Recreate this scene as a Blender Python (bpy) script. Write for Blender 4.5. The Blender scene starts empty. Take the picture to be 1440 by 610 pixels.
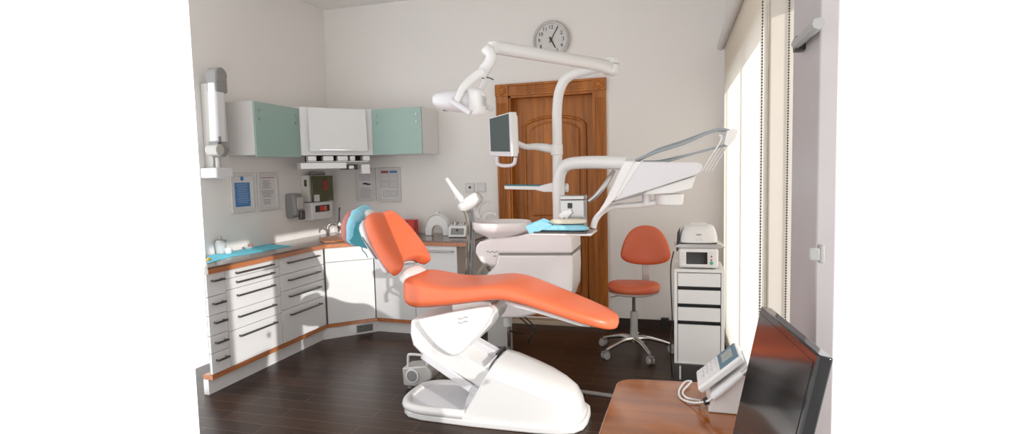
import bpy, bmesh, math, random
from mathutils import Vector, Matrix, Euler
random.seed(7)
SC = bpy.context.scene
COL = SC.collection
PI = math.pi
R = math.radians
V = Vector

# ------------------------------------------------------------------ camera
F = 790.0; YAW = R(16.2); PIT = R(4.4); ROLL = R(1.4)
CAM = V((0, 0, 1.55))
fw = V((-math.sin(YAW)*math.cos(PIT), math.cos(YAW)*math.cos(PIT), -math.sin(PIT)))
r0 = V((math.cos(YAW), math.sin(YAW), 0)); u0 = r0.cross(fw)
rt = r0*math.cos(ROLL) - u0*math.sin(ROLL)
up = u0*math.cos(ROLL) + r0*math.sin(ROLL)
cd = bpy.data.cameras.new('camera'); cam = bpy.data.objects.new('camera', cd); COL.objects.link(cam)
m = Matrix((rt, up, -fw)).transposed().to_4x4(); m.translation = CAM
cam.matrix_world = m
cd.sensor_fit = 'HORIZONTAL'; cd.sensor_width = 36; cd.lens = F/1440*36
cd.clip_start = .05
SC.camera = cam

def _ray(x, y): return fw*F + rt*(x-720) + up*(305-y)
def A(x, y, Y):                       # photograph point measured on the plane Y
    d = _ray(x, y); return CAM + d*(Y/d.y)
def AX(x, y, X):
    d = _ray(x, y); return CAM + d*(X/d.x)
def AZ(x, y, Z):
    d = _ray(x, y); return CAM + d*((Z-CAM.z)/d.z)

# ------------------------------------------------------------------ materials
def mat(name, col, rough=.5, metal=0, noise=.04, scale=12, bump=0, bscale=60, coat=0, trans=0, emit=None, spec=.5):
    m = bpy.data.materials.new(name); m.use_nodes = True
    nt = m.node_tree; b = nt.nodes['Principled BSDF']
    b.inputs['Roughness'].default_value = rough; b.inputs['Metallic'].default_value = metal
    b.inputs['Coat Weight'].default_value = coat; b.inputs['Coat Roughness'].default_value = .06
    b.inputs['Transmission Weight'].default_value = trans
    b.inputs['Specular IOR Level'].default_value = spec
    tc = nt.nodes.new('ShaderNodeTexCoord')
    n = nt.nodes.new('ShaderNodeTexNoise'); n.inputs['Scale'].default_value = scale; n.inputs['Detail'].default_value = 3
    nt.links.new(tc.outputs['Object'], n.inputs['Vector'])
    mx = nt.nodes.new('ShaderNodeMix'); mx.data_type = 'RGBA'
    mx.inputs['A'].default_value = tuple(c*(1-noise) for c in col)+(1,)
    mx.inputs['B'].default_value = tuple(min(1, c*(1+noise)) for c in col)+(1,)
    nt.links.new(n.outputs['Fac'], mx.inputs['Factor'])
    nt.links.new(mx.outputs['Result'], b.inputs['Base Color'])
    if bump:
        n2 = nt.nodes.new('ShaderNodeTexNoise'); n2.inputs['Scale'].default_value = bscale
        nt.links.new(tc.outputs['Object'], n2.inputs['Vector'])
        bp = nt.nodes.new('ShaderNodeBump'); bp.inputs['Strength'].default_value = bump; bp.inputs['Distance'].default_value = .01
        nt.links.new(n2.outputs['Fac'], bp.inputs['Height']); nt.links.new(bp.outputs['Normal'], b.inputs['Normal'])
    if emit:
        b.inputs['Emission Color'].default_value = emit[:3]+(1,); b.inputs['Emission Strength'].default_value = emit[3]
    return m

def wood(name, c1, c2, rough=.35, axis='Z', scale=3.0, coat=.2):
    m = bpy.data.materials.new(name); m.use_nodes = True
    nt = m.node_tree; b = nt.nodes['Principled BSDF']
    b.inputs['Roughness'].default_value = rough; b.inputs['Coat Weight'].default_value = coat; b.inputs['Coat Roughness'].default_value = .1
    tc = nt.nodes.new('ShaderNodeTexCoord'); mp = nt.nodes.new('ShaderNodeMapping')
    s = {'X': (.08, 1, 1), 'Y': (1, .08, 1), 'Z': (1, 1, .06)}[axis]
    mp.inputs['Scale'].default_value = s
    nt.links.new(tc.outputs['Object'], mp.inputs['Vector'])
    n = nt.nodes.new('ShaderNodeTexNoise'); n.inputs['Scale'].default_value = scale*12; n.inputs['Detail'].default_value = 5; n.inputs['Distortion'].default_value = .6
    nt.links.new(mp.outputs['Vector'], n.inputs['Vector'])
    cr = nt.nodes.new('ShaderNodeValToRGB')
    cr.color_ramp.elements[0].position = .3; cr.color_ramp.elements[0].color = c1+(1,)
    cr.color_ramp.elements[1].position = .72; cr.color_ramp.elements[1].color = c2+(1,)
    nt.links.new(n.outputs['Fac'], cr.inputs['Fac']); nt.links.new(cr.outputs['Color'], b.inputs['Base Color'])
    return m

def floor_mat():
    m = bpy.data.materials.new('dark_floor_planks'); m.use_nodes = True
    nt = m.node_tree; b = nt.nodes['Principled BSDF']
    tc = nt.nodes.new('ShaderNodeTexCoord')
    br = nt.nodes.new('ShaderNodeTexBrick')
    br.inputs['Scale'].default_value = 1; br.inputs['Brick Width'].default_value = .95; br.inputs['Row Height'].default_value = .125
    br.inputs['Mortar Size'].default_value = .0022; br.inputs['Bias'].default_value = 0
    br.inputs['Color1'].default_value = (.024, .0125, .0085, 1); br.inputs['Color2'].default_value = (.048, .024, .015, 1)
    br.inputs['Mortar'].default_value = (.13, .085, .06, 1)
    br.offset_frequency = 2; br.offset = .37
    nt.links.new(tc.outputs['Object'], br.inputs['Vector'])
    mp = nt.nodes.new('ShaderNodeMapping'); mp.inputs['Scale'].default_value = (1.2, 16, 1)
    nt.links.new(tc.outputs['Object'], mp.inputs['Vector'])
    n = nt.nodes.new('ShaderNodeTexNoise'); n.inputs['Scale'].default_value = 3; n.inputs['Detail'].default_value = 6
    nt.links.new(mp.outputs['Vector'], n.inputs['Vector'])
    mr = nt.nodes.new('ShaderNodeMapRange'); mr.inputs['To Min'].default_value = .55; mr.inputs['To Max'].default_value = 1.45
    nt.links.new(n.outputs['Fac'], mr.inputs['Value'])
    mx = nt.nodes.new('ShaderNodeMix'); mx.data_type = 'RGBA'; mx.blend_type = 'MULTIPLY'; mx.inputs['Factor'].default_value = 1
    nt.links.new(br.outputs['Color'], mx.inputs['A']); nt.links.new(mr.outputs['Result'], mx.inputs['B'])
    nt.links.new(mx.outputs['Result'], b.inputs['Base Color'])
    b.inputs['Roughness'].default_value = .33; b.inputs['Specular IOR Level'].default_value = .25
    return m

M = dict(
 wall=mat('warm_white_wall', (.76, .735, .71), .6, noise=.015, scale=3, bump=.05, bscale=120),
 ceil=mat('white_ceiling', (.75, .74, .72), .8),
 floor=floor_mat(),
 cab=mat('white_gloss_laminate', (.72, .72, .72), .28, noise=.01),
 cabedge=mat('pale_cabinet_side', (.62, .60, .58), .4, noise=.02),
 mint=mat('mint_green_glass', (.30, .43, .39), .2, noise=.02),
 steel=mat('brushed_steel', (.42, .41, .40), .3, .9, noise=.06),
 chrome=mat('polished_chrome', (.78, .78, .77), .12, 1),
 bar=mat('dark_bar_handle', (.10, .095, .09), .3, .6),
 seam=mat('dark_gap', (.05, .045, .04), .7),
 counter=mat('taupe_stone_worktop', (.15, .10, .08), .16, noise=.12, scale=40, coat=.0),
 trim=wood('orange_wood_trim', (.36, .125, .045), (.52, .20, .08), .35, 'Y'),
 door=wood('varnished_orange_door_wood', (.26, .075, .004), (.48, .155, .010), .45, 'Z', 2.0, .05),
 plastic=mat('white_plastic', (.74, .735, .73), .28, noise=.01, coat=.25),
 unitw=mat('pinkish_white_plastic', (.88, .84, .84), .25, noise=.01, coat=.25),
 lav=mat('pale_grey_plastic', (.66, .655, .68), .32, noise=.01),
 grey=mat('mid_grey_plastic', (.24, .235, .23), .4, noise=.03),
 metalgrey=mat('grey_painted_metal', (.50, .49, .47), .4, .3, noise=.02),
 dark=mat('black_plastic', (.015, .015, .016), .35),
 glossblack=mat('gloss_black', (.012, .012, .013), .08),
 orange=mat('orange_leather', (.74, .15, .058), .36, noise=.04, scale=6, bump=.04, bscale=300, coat=.1),
 orange2=mat('stool_orange_leather', (.62, .125, .05), .4, noise=.05, scale=6, bump=.04, bscale=300),
 pink=mat('dusty_pink_vinyl', (.42, .15, .13), .5),
 blue=mat('blue_nonwoven_cloth', (.26, .58, .72), .8, noise=.1, scale=30, bump=.3, bscale=40),
 paperblue=mat('blue_paper_sheet', (.11, .56, .70), .55, noise=.06, scale=20),
 teal=mat('dark_teal_cloth', (.03, .20, .24), .8, noise=.1),
 paper=mat('white_paper', (.66, .65, .65), .7),
 frame=mat('pale_picture_frame', (.60, .585, .57), .4),
 ink=mat('grey_print', (.22, .21, .22), .7),
 inkblue=mat('blue_print', (.06, .20, .44), .6, noise=.1, scale=60),
 inkred=mat('red_print', (.30, .05, .035), .6),
 olive=mat('dark_olive_cover', (.065, .068, .012), .15, noise=.3, scale=8, coat=.4),
 red=mat('red_plastic', (.62, .03, .02), .35),
 screen=mat('grey_lcd_panel', (.09, .11, .11), .12, noise=.02),
 lcd=mat('pale_lcd', (.32, .36, .36), .3, noise=.1, scale=60),
 desk=wood('glossy_orange_desk', (.25, .065, .008), (.38, .12, .018), .10, 'X', 1.5, .6),
 blind=None, hose=mat('grey_rubber_hose', (.30, .33, .36), .35),
 hosedark=mat('khaki_hose', (.16, .14, .11), .4),
 glass=None, base=mat('dark_brown_baseboard', (.035, .02, .014), .35),
 grate=mat('vent_grey', (.28, .28, .27), .5),
 sill=mat('pale_threshold', (.50, .40, .30), .5),
 cream=mat('cream_painted_pier', (.46, .415, .36), .6),
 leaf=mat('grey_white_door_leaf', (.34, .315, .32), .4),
 frosted=mat('frosted_clear_plastic', (.80, .80, .80), .2, trans=.5),
 yellow=mat('yellow_plastic', (.75, .42, .03), .4),
 button=mat('green_button', (.05, .36, .25), .4),
 uwhite=mat('window_frame_white', (.8, .8, .8), .4),
 tissue=mat('white_tissue', (.85, .85, .85), .8, bump=.3, bscale=30),
)
def blind_mat():
    m = bpy.data.materials.new('cream_blind_fabric'); m.use_nodes = True
    nt = m.node_tree; nt.nodes.remove(nt.nodes['Principled BSDF'])
    o = nt.nodes['Material Output']
    tc = nt.nodes.new('ShaderNodeTexCoord'); n = nt.nodes.new('ShaderNodeTexNoise'); n.inputs['Scale'].default_value = 90
    nt.links.new(tc.outputs['Object'], n.inputs['Vector'])
    mx = nt.nodes.new('ShaderNodeMix'); mx.data_type = 'RGBA'
    mx.inputs['A'].default_value = (.88, .84, .76, 1); mx.inputs['B'].default_value = (.93, .89, .82, 1)
    nt.links.new(n.outputs['Fac'], mx.inputs['Factor'])
    d = nt.nodes.new('ShaderNodeBsdfDiffuse'); t = nt.nodes.new('ShaderNodeBsdfTranslucent')
    nt.links.new(mx.outputs['Result'], d.inputs['Color']); nt.links.new(mx.outputs['Result'], t.inputs['Color'])
    s = nt.nodes.new('ShaderNodeMixShader'); s.inputs[0].default_value = .75
    nt.links.new(d.outputs[0], s.inputs[1]); nt.links.new(t.outputs[0], s.inputs[2]); nt.links.new(s.outputs[0], o.inputs[0])
    return m
M['blind'] = blind_mat()
def glass_mat():
    m = bpy.data.materials.new('window_glass'); m.use_nodes = True
    nt = m.node_tree; nt.nodes.remove(nt.nodes['Principled BSDF']); o = nt.nodes['Material Output']
    t = nt.nodes.new('ShaderNodeBsdfTransparent'); g = nt.nodes.new('ShaderNodeBsdfGlossy'); g.inputs['Roughness'].default_value = .02
    f = nt.nodes.new('ShaderNodeFresnel'); s = nt.nodes.new('ShaderNodeMixShader')
    nt.links.new(f.outputs[0], s.inputs[0]); nt.links.new(t.outputs[0], s.inputs[1]); nt.links.new(g.outputs[0], s.inputs[2]); nt.links.new(s.outputs[0], o.inputs[0])
    return m
M['glass'] = glass_mat()

# ------------------------------------------------------------------ object helpers
WL = {}                                   # world location of every parent
def T(name, label, cat, loc, group=None):
    o = bpy.data.objects.new(name, None); COL.objects.link(o); o.location = loc
    o['label'] = label; o['category'] = cat
    if group: o['group'] = group
    o.empty_display_size = .05
    WL[o.name] = V(loc); return o
def P(name, bm, m, parent=None, bevel=0, seg=2, sub=0, smooth=40, label=None, kind=None, cat=None, group=None, loc=None):
    """link a bmesh that was modelled in world coordinates as one object"""
    me = bpy.data.meshes.new(name)
    bmesh.ops.recalc_face_normals(bm, faces=bm.faces)
    base = WL[parent.name] if parent is not None else (V(loc) if loc is not None else None)
    if base is None:
        lo = V((min(v.co.x for v in bm.verts), min(v.co.y for v in bm.verts), min(v.co.z for v in bm.verts)))
        hi = V((max(v.co.x for v in bm.verts), max(v.co.y for v in bm.verts), max(v.co.z for v in bm.verts)))
        base = V(((lo.x+hi.x)/2, (lo.y+hi.y)/2, lo.z))
    bmesh.ops.translate(bm, verts=bm.verts, vec=-base)
    for f in bm.faces: f.smooth = True
    bm.to_mesh(me); bm.free()
    if not sub: me.set_sharp_from_angle(angle=R(smooth))
    o = bpy.data.objects.new(name, me); COL.objects.link(o)
    if m is not None: me.materials.append(M[m] if isinstance(m, str) else m)
    if parent is not None: o.parent = parent
    else: o.location = base
    WL[o.name] = base
    if bevel:
        b = o.modifiers.new('bevel', 'BEVEL'); b.width = bevel; b.segments = seg; b.limit_method = 'ANGLE'; b.angle_limit = R(35)
    if sub:
        s = o.modifiers.new('sub', 'SUBSURF'); s.levels = sub; s.render_levels = sub
    if label: o['label'] = label
    if kind: o['kind'] = kind
    if cat: o['category'] = cat
    if group: o['group'] = group
    return o
def S(name, bm, m, **k): return P(name, bm, m, kind='structure', **k)
def B(): return bmesh.new()

def bx(bm, x0, x1, y0, y1, z0, z1, rot=None, piv=None):
    g = bmesh.ops.create_cube(bm, size=1)['verts']
    c = V(((x0+x1)/2, (y0+y1)/2, (z0+z1)/2))
    for v in g: v.co = V((v.co.x*(x1-x0), v.co.y*(y1-y0), v.co.z*(z1-z0))) + c
    if rot is not None:
        p = piv or c
        for v in g: v.co = rot @ (v.co-p) + p
    return bm
def box(*a, **k): return bx(B(), *a, **k)
def obx(bm, c, ax, ay, az, sx, sy, sz):
    """box with given axes"""
    g = bmesh.ops.create_cube(bm, size=1)['verts']
    for v in g: v.co = c + ax*(v.co.x*sx) + ay*(v.co.y*sy) + az*(v.co.z*sz)
    return bm
def frame_for(d):
    d = d.normalized(); a = V((0, 0, 1)) if abs(d.z) < .95 else V((1, 0, 0))
    u = d.cross(a).normalized(); return u, u.cross(d).normalized()
def cyl(bm, p0, p1, r0, r1=None, n=24, caps=True):
    p0 = V(p0); p1 = V(p1); r1 = r0 if r1 is None else r1
    u, w = frame_for(p1-p0); A_ = []; B_ = []
    for i in range(n):
        a = 2*PI*i/n; d = u*math.cos(a)+w*math.sin(a)
        A_.append(bm.verts.new(p0+d*r0)); B_.append(bm.verts.new(p1+d*r1))
    for i in range(n): bm.faces.new((A_[i], A_[(i+1) % n], B_[(i+1) % n], B_[i]))
    if caps: bm.faces.new(A_[::-1]); bm.faces.new(B_)
    return bm
def catmull(pts, k=6):
    P_ = [V(p) for p in pts]; out = []
    for i in range(len(P_)-1):
        a = P_[i-1] if i else P_[0]*2-P_[1]; b = P_[i]; c = P_[i+1]; d = P_[i+2] if i+2 < len(P_) else P_[-1]*2-P_[-2]
        for j in range(k):
            t = j/k
            out.append(.5*((2*b)+(c-a)*t+(2*a-5*b+4*c-d)*t*t+(3*b-a-3*c+d)*t**3))
    out.append(P_[-1]); return out
def tube(bm, pts, r, n=12, k=6, flat=1.0, side=None):
    P_ = catmull(pts, k) if k else [V(p) for p in pts]
    rs = r if isinstance(r, (list, tuple)) else None
    rings = []; prev = None
    for i, p in enumerate(P_):
        d = (P_[min(i+1, len(P_)-1)]-P_[max(i-1, 0)]).normalized()
        if prev is None: u, w = frame_for(d) if side is None else ((V(side)-d*V(side).dot(d)).normalized(), None)
        else: u = (prev-d*prev.dot(d)).normalized()
        w = d.cross(u).normalized(); prev = u
        if rs:
            t = i/(len(P_)-1)*(len(rs)-1); j = min(int(t), len(rs)-2); rr = rs[j]*(1-(t-j))+rs[j+1]*(t-j)
        else: rr = r
        rings.append([bm.verts.new(p+(u*math.cos(2*PI*q/n)*flat+w*math.sin(2*PI*q/n))*rr) for q in range(n)])
    for a, b in zip(rings, rings[1:]):
        for q in range(n): bm.faces.new((a[q], a[(q+1) % n], b[(q+1) % n], b[q]))
    bm.faces.new(rings[0][::-1]); bm.faces.new(rings[-1]); return bm
def lathe(bm, c, prof, n=32, axis=(0, 0, 1)):
    c = V(c); ax = V(axis).normalized(); u, w = frame_for(ax); rings = []
    for r, h in prof:
        rings.append([bm.verts.new(c+ax*h+(u*math.cos(2*PI*i/n)+w*math.sin(2*PI*i/n))*max(r, 1e-4)) for i in range(n)])
    for a, b in zip(rings, rings[1:]):
        for i in range(n): bm.faces.new((a[i], a[(i+1) % n], b[(i+1) % n], b[i]))
    bm.faces.new(rings[0][::-1]); bm.faces.new(rings[-1]); return bm
def prism(bm, pts, vec):
    """polygon (3d points) pushed along vec"""
    vec = V(vec); a = [bm.verts.new(V(p)) for p in pts]; b = [bm.verts.new(V(p)+vec) for p in pts]
    n = len(a); bm.faces.new(a[::-1]); bm.faces.new(b)
    for i in range(n): bm.faces.new((a[i], a[(i+1) % n], b[(i+1) % n], b[i]))
    return bm
def loft(bm, rings, cap=True):
    vs = [[bm.verts.new(V(p)) for p in r] for r in rings]; n = len(vs[0])
    for a, b in zip(vs, vs[1:]):
        for i in range(n): bm.faces.new((a[i], a[(i+1) % n], b[(i+1) % n], b[i]))
    if cap: bm.faces.new(vs[0][::-1]); bm.faces.new(vs[-1])
    return bm
def sring(c, u, w, ru, rw, n=24, e=2.6):
    out = []
    for i in range(n):
        a = 2*PI*i/n; ca, sa = math.cos(a), math.sin(a)
        out.append(V(c)+V(u)*(ru*math.copysign(abs(ca)**(2/e), ca))+V(w)*(rw*math.copysign(abs(sa)**(2/e), sa)))
    return out
def copy_tree(o, parent=None, shift=None):
    c = o.copy(); COL.objects.link(c)
    if parent is not None: c.parent = parent
    WL[c.name] = V(WL.get(o.name, o.location))
    for ch in [x for x in bpy.data.objects if x.parent == o and x is not c]: copy_tree(ch, c)
    return c
def text_bm(s, size, c, ax, ay, depth=.002, align='CENTER'):
    cu = bpy.data.curves.new('lettering', 'FONT'); cu.body = s; cu.size = size; cu.extrude = depth/2
    cu.align_x = align; cu.align_y = 'CENTER'; cu.resolution_u = 3
    o = bpy.data.objects.new('lettering', cu); COL.objects.link(o)
    dg = bpy.context.evaluated_depsgraph_get(); me = bpy.data.meshes.new_from_object(o.evaluated_get(dg))
    bm = B(); bm.from_mesh(me)
    bpy.data.objects.remove(o); bpy.data.curves.remove(cu); bpy.data.meshes.remove(me)
    ax = V(ax); ay = V(ay); az = ax.cross(ay)
    for v in bm.verts: q = v.co.copy(); v.co = V(c)+ax*q.x+ay*q.y+az*q.z
    return bm
def join(a, b):
    me = bpy.data.meshes.new('t'); b.to_mesh(me); b.free(); a.from_mesh(me); bpy.data.meshes.remove(me); return a

# ================================================================== ROOM
XL, XR, YB, ZC = -3.73, .45, 5.554, 3.40
S('floor', prism(B(), [V((XL-.1, 3.64, -.08)), V((-.95, .9, -.08)), V((XR+.3, .9, -.08)), V((XR+.3, YB+.3, -.08)), V((XL-.1, YB+.3, -.08))], (0, 0, .08)), 'floor')
S('ceiling', box(XL-.1, XR+.3, -1.6, YB+.3, ZC, ZC+.1), 'ceil')
S('wall_left', prism(B(), [V((XL, 3.72, 0)), V((XL-.12, 3.84, 0)), V((XL-.12, YB+.15, 0)), V((XL, YB+.15, 0))], (0, 0, ZC)), 'wall')
DX0, DX1, DZ = -1.60, -.75, 2.315       # door opening
bm = B()
bx(bm, XL, DX0-.02, YB, YB+.2, 0, ZC); bx(bm, DX1+.02, XR+.3, YB, YB+.2, 0, ZC); bx(bm, DX0-.02, DX1+.02, YB, YB+.2, DZ+.02, ZC)
S('wall_back', bm, 'wall')
bm = B()
bx(bm, XL-.1, -3.2, -1.75, -1.6, 0, ZC); bx(bm, .2, XR+.3, -1.75, -1.6, 0, ZC); bx(bm, -3.2, .2, -1.75, -1.6, 0, .1); bx(bm, -3.2, .2, -1.75, -1.6, 3.0, ZC)  # behind the camera; big opening added so daylight fills camera-facing surfaces
S('wall_rear', bm, 'wall')
# right wall: corner pier, lintel over all openings, low upstand, unseen near wall added to cut sky light
bm = B()
WY0, WY1 = 2.975, 5.36
bx(bm, XR, XR+.3, WY1, YB, 0, ZC)
bx(bm, XR, XR+.3, -1.6, WY1, 2.34, ZC)  # unseen near run added to keep sun off the upper left wall
bx(bm, XR, XR+.3, WY0, WY1, 0, .12)
bx(bm, XR, XR+.3, -1.6, .85, 0, 2.34)  # out of view, put in to reduce sky light on the left cabinets
S('wall_right', bm, 'wall')
# window in the right wall
w = S('window_1', (lambda b: (bx(b, XR+.16, XR+.22, WY0, WY1, .12, .19), bx(b, XR+.16, XR+.22, WY0, WY1, 2.27, 2.34),
      [bx(b, XR+.16, XR+.22, y-.035, y+.035, .12, 2.34) for y in (WY0+.035, 3.93, 5.0, WY1-.035)], b)[-1])(B()), 'uwhite', bevel=.004)
P('window_glass', box(XR+.185, XR+.19, WY0+.03, WY1-.03, .15, 2.31), 'glass', w)
# roller blind
t = T('roller_blind', 'cream roller blind drawn down over the tall sunlit window', 'blind', (XR-.03, 4.2, .04))
bm = B(); bm.faces.new([bm.verts.new(p) for p in ((XR-.025, 2.935, .06), (XR-.025, 5.38, .06), (XR-.025, 5.38, 2.62), (XR-.025, 2.935, 2.62))])
P('fabric', bm, 'blind', t)
P('roller_tube', cyl(B(), (XR-.055, 2.94, 2.63), (XR-.055, 5.42, 2.63), .035), 'frame', t)
P('bottom_rail', box(XR-.034, XR-.016, 2.935, 5.38, .04, .065), 'cream', t, bevel=.003)
def beads(name, top, bot, lab):
    n = 100; bm = B(); top = V(top); bot = V(bot)
    for i in range(150):
        p = top.lerp(bot, i/149); bmesh.ops.create_icosphere(bm, subdivisions=1, radius=.0048, matrix=Matrix.Translation(p))
    bm2 = cyl(bm, top, bot, .0012, n=6)
    return P(name, bm2, 'dark', None, label=lab, cat='blind chain')
beads('bead_chain', (XR-.052, 2.925, 2.58), (XR-.052, 2.925, .45), 'dark beaded pull chain hanging at the near edge of the sunlit blind')
beads('bead_chain', (XR+.062, 2.922, 2.33), (XR+.062, 2.922, .45), 'dark beaded pull chain beside the grey balcony door leaf')
S('trim_4', box(XR-.018, XR+.12, 2.93, 2.975, 0, 2.34), 'cream', bevel=.006)
# grey balcony door leaf
LX = .345
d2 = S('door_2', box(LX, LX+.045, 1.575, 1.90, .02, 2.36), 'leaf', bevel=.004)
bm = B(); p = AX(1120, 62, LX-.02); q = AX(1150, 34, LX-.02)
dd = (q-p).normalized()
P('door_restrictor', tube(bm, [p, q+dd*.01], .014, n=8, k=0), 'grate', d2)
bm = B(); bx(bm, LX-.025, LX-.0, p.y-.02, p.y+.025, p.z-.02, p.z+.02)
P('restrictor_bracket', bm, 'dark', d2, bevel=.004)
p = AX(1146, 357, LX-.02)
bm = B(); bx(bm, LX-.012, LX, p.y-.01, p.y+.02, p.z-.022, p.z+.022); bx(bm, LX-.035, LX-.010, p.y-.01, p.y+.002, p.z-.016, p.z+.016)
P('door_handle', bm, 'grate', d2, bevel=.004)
# baseboards
S('baseboard_back', box(-.63, XR, YB-.015, YB, 0, .10), 'base', bevel=.003)
S('trim_1', (lambda b: prism(b, [V((-3.255, 3.2, 0)), V((-3.255, 4.585, 0)), V((-2.865, 4.965, 0)), V((-1.95, 4.925, 0)), V((-1.95, 4.97, 0)), V((-2.88, 5.01, 0)), V((-3.30, 4.60, 0)), V((-3.30, 3.2, 0))], (0, 0, .112)))(B()), 'cab')
S('trim_2', (lambda b: prism(b, [V((-3.215, 3.2, .112)), V((-3.215, 4.605, .112)), V((-2.86, 4.925, .112)), V((-1.95, 4.875, .112)), V((-1.95, 4.97, .112)), V((-2.88, 5.01, .112)), V((-3.30, 4.63, .112)), V((-3.30, 3.2, .112))], (0, 0, .034)))(B()), 'trim')
S('trim_5', box(-1.76, -.64, YB-.05, YB+.06, 0, .045), 'sill', bevel=.004)
S('trim_6', (lambda b: prism(b, [V((-.72, 3.83, .0)), V((-.18, 3.76, .0)), V((-.18, 3.80, .0)), V((-.72, 3.875, .0))], (0, 0, .008)))(B()), 'grate')
# vent in the plinth of the corner cabinet
pa = V((-3.255, 4.585, 0)); pb = V((-2.865, 4.965, 0)); pd = (pb-pa).normalized(); pn = V((pd.y, -pd.x, 0))
t = T('plinth_vent', 'small grey slatted vent grille in the white plinth below the corner cabinet', 'vent', pa+pd*.42)
P('vent_frame', obx(B(), pa+pd*.40+pn*.004+V((0, 0, .055)), pd, pn, V((0, 0, 1)), .16, .008, .07), 'grate', t)
bm = B()
for i in range(5): obx(bm, pa+pd*.40+pn*.010+V((0, 0, .031+i*.012)), pd, pn, V((0, 0, 1)), .145, .006, .004)
P('vent_slats', bm, 'seam', t)

# ------------------------------------------------------------------ brown door with fluted casing
d = S('door_1', box(DX0, DX1, YB+.12, YB+.165, .04, DZ), 'door')
bm = B(); bx(bm, DX0-.02, DX0+.0, YB-.005, YB+.17, .04, DZ+.02); bx(bm, DX1, DX1+.02, YB-.005, YB+.17, .04, DZ+.02); bx(bm, DX0-.02, DX1+.02, YB-.005, YB+.17, DZ, DZ+.02)
P('door_jamb', bm, 'door', d)
ZT = 2.452
for s, xa, xb in ((0, -1.75, -1.62), (1, -.765, -.635)):
    bm = B(); bx(bm, xa, xb, YB-.022, YB, .04, DZ+.02)
    n = 6; wd = (xb-xa-.03)/n
    for i in range(n):
        xx = xa+.015+wd*(i+.5); cyl(bm, (xx, YB-.023, .18), (xx, YB-.023, DZ-.05), wd*.36, n=8)
    bx(bm, xa-.004, xb+.004, YB-.032, YB, .04, .17)
    P('door_casing', bm, 'door', d)
    bm = B(); bx(bm, xa-.004, xb+.004, YB-.034, YB, DZ+.02, ZT)
    c = ((xa+xb)/2, YB-.034, (DZ+.02+ZT)/2)
    lathe(bm, c, [(.048, 0), (.048, .006), (.040, .012), (.034, .004), (.026, .004), (.018, .012), (.006, .014)], axis=(0, -1, 0))
    P('rosette_block', bm, 'door', d, bevel=.003)
bm = B(); bx(bm, -1.62, -.765, YB-.022, YB, DZ+.02, ZT-.01)
for i in range(3): bx(bm, -1.52, -.865, YB-.03, YB-.02, DZ+.045+i*.026, DZ+.058+i*.026)
bx(bm, -1.62, -.765, YB-.036, YB, ZT-.022, ZT)
P('door_header', bm, 'door', d, bevel=.003)
def arch(x0, x1, z0, z1, rise, n=14):
    pts = [V((x0, 0, z0)), V((x1, 0, z0)), V((x1, 0, z1))]
    for i in range(1, n):
        t_ = i/n; x = x1+(x0-x1)*t_; pts.append(V((x, 0, z1+rise*math.sin(PI*t_)**.6)))
    pts.append(V((x0, 0, z1))); return pts
yf = YB+.12
for (x0, x1, z0, z1, rise) in ((DX0+.11, DX1-.11, 1.05, 2.035, .085), (DX0+.11, DX1-.11, .25, .90, .0)):
    o_ = arch(x0, x1, z0, z1, rise)
    bm = tube(B(), [V((p.x, yf-.004, p.z)) for p in o_+o_[:1]], .016, n=8, k=0)
    i_ = arch(x0+.07, x1-.07, z0+.07, z1-.05, rise*.9)
    prism(bm, [V((p.x, yf-.014, p.z)) for p in i_], (0, .016, 0))
    tube(bm, [V((p.x, yf-.010, p.z)) for p in i_+i_[:1]], .010, n=8, k=0)
    P('door_panel', bm, 'door', d, bevel=.003)

# ================================================================== BASE CABINETS
XF = -3.22
Z0, Z1 = .146, .885
def drawers_unit(name, label, y0, y1, hs, group, first=False):
    t = T(name, label, 'cabinet', (-3.48, (y0+y1)/2, .146), group)
    if y0 < 3.3: P('body', prism(B(), [V((XF-.02, y0+.001, Z0)), V((XF-.02, y1-.001, Z0)), V((-3.40, y1-.001, Z0))], (0, 0, Z1-Z0)), 'cabedge', t)
    else: P('body', (prism(B(), [V((XF-.02, y0+.001, Z0)), V((XF-.02, y1-.001, Z0)), V((XL+.005, y1-.001, Z0)), V((XL+.005, y0+(.35 if y0 < 3.5 else .001), Z0)), V((-3.42, y0+.001, Z0))], (0, 0, Z1-Z0))), 'cabedge', t)
    z = Z1; tot = sum(hs)
    for h in hs:
        hh = h/tot*(Z1-Z0)
        dr = P('drawer_front', box(XF-.02, XF, y0+.003, y1-.003, z-hh+.003, z-.001), 'cab', t, bevel=.0015)
        zc = z-.036 if hh < .12 else z-.055
        g = .09 if y1-y0 > .3 else .03
        bm = prism(B(), [V((XF-.001, y0+g+.01, zc-.007)), V((XF+.036, y0+g, zc-.007)), V((XF+.036, y1-g, zc-.007)), V((XF-.001, y1-g-.01, zc-.007)), V((XF-.001, y1-g-.022, zc-.007)), V((XF+.022, y1-g-.014, zc-.007)), V((XF+.022, y0+g+.014, zc-.007)), V((XF-.001, y0+g+.022, zc-.007))], (0, 0, .014))
        P('bar_handle', bm, 'bar', dr, bevel=.003)
        z -= hh
    return t
drawers_unit('drawer_cabinet', 'narrow white drawer unit at the near left end of the worktop, five drawers', 3.205, 3.381, (.17, .14, .15, .13, .155), 'drawer cabinets under the left worktop')
drawers_unit('drawer_cabinet', 'wide white unit of five drawers between the narrow end unit and the four-drawer unit', 3.381, 3.978, (.07, .085, .165, .15, .27), 'drawer cabinets under the left worktop')
drawers_unit('drawer_cabinet', 'white unit of four drawers with dark bar handles next to the angled corner cabinet', 3.978, 4.603, (.16, .15, .17, .30), 'drawer cabinets under the left worktop')
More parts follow.
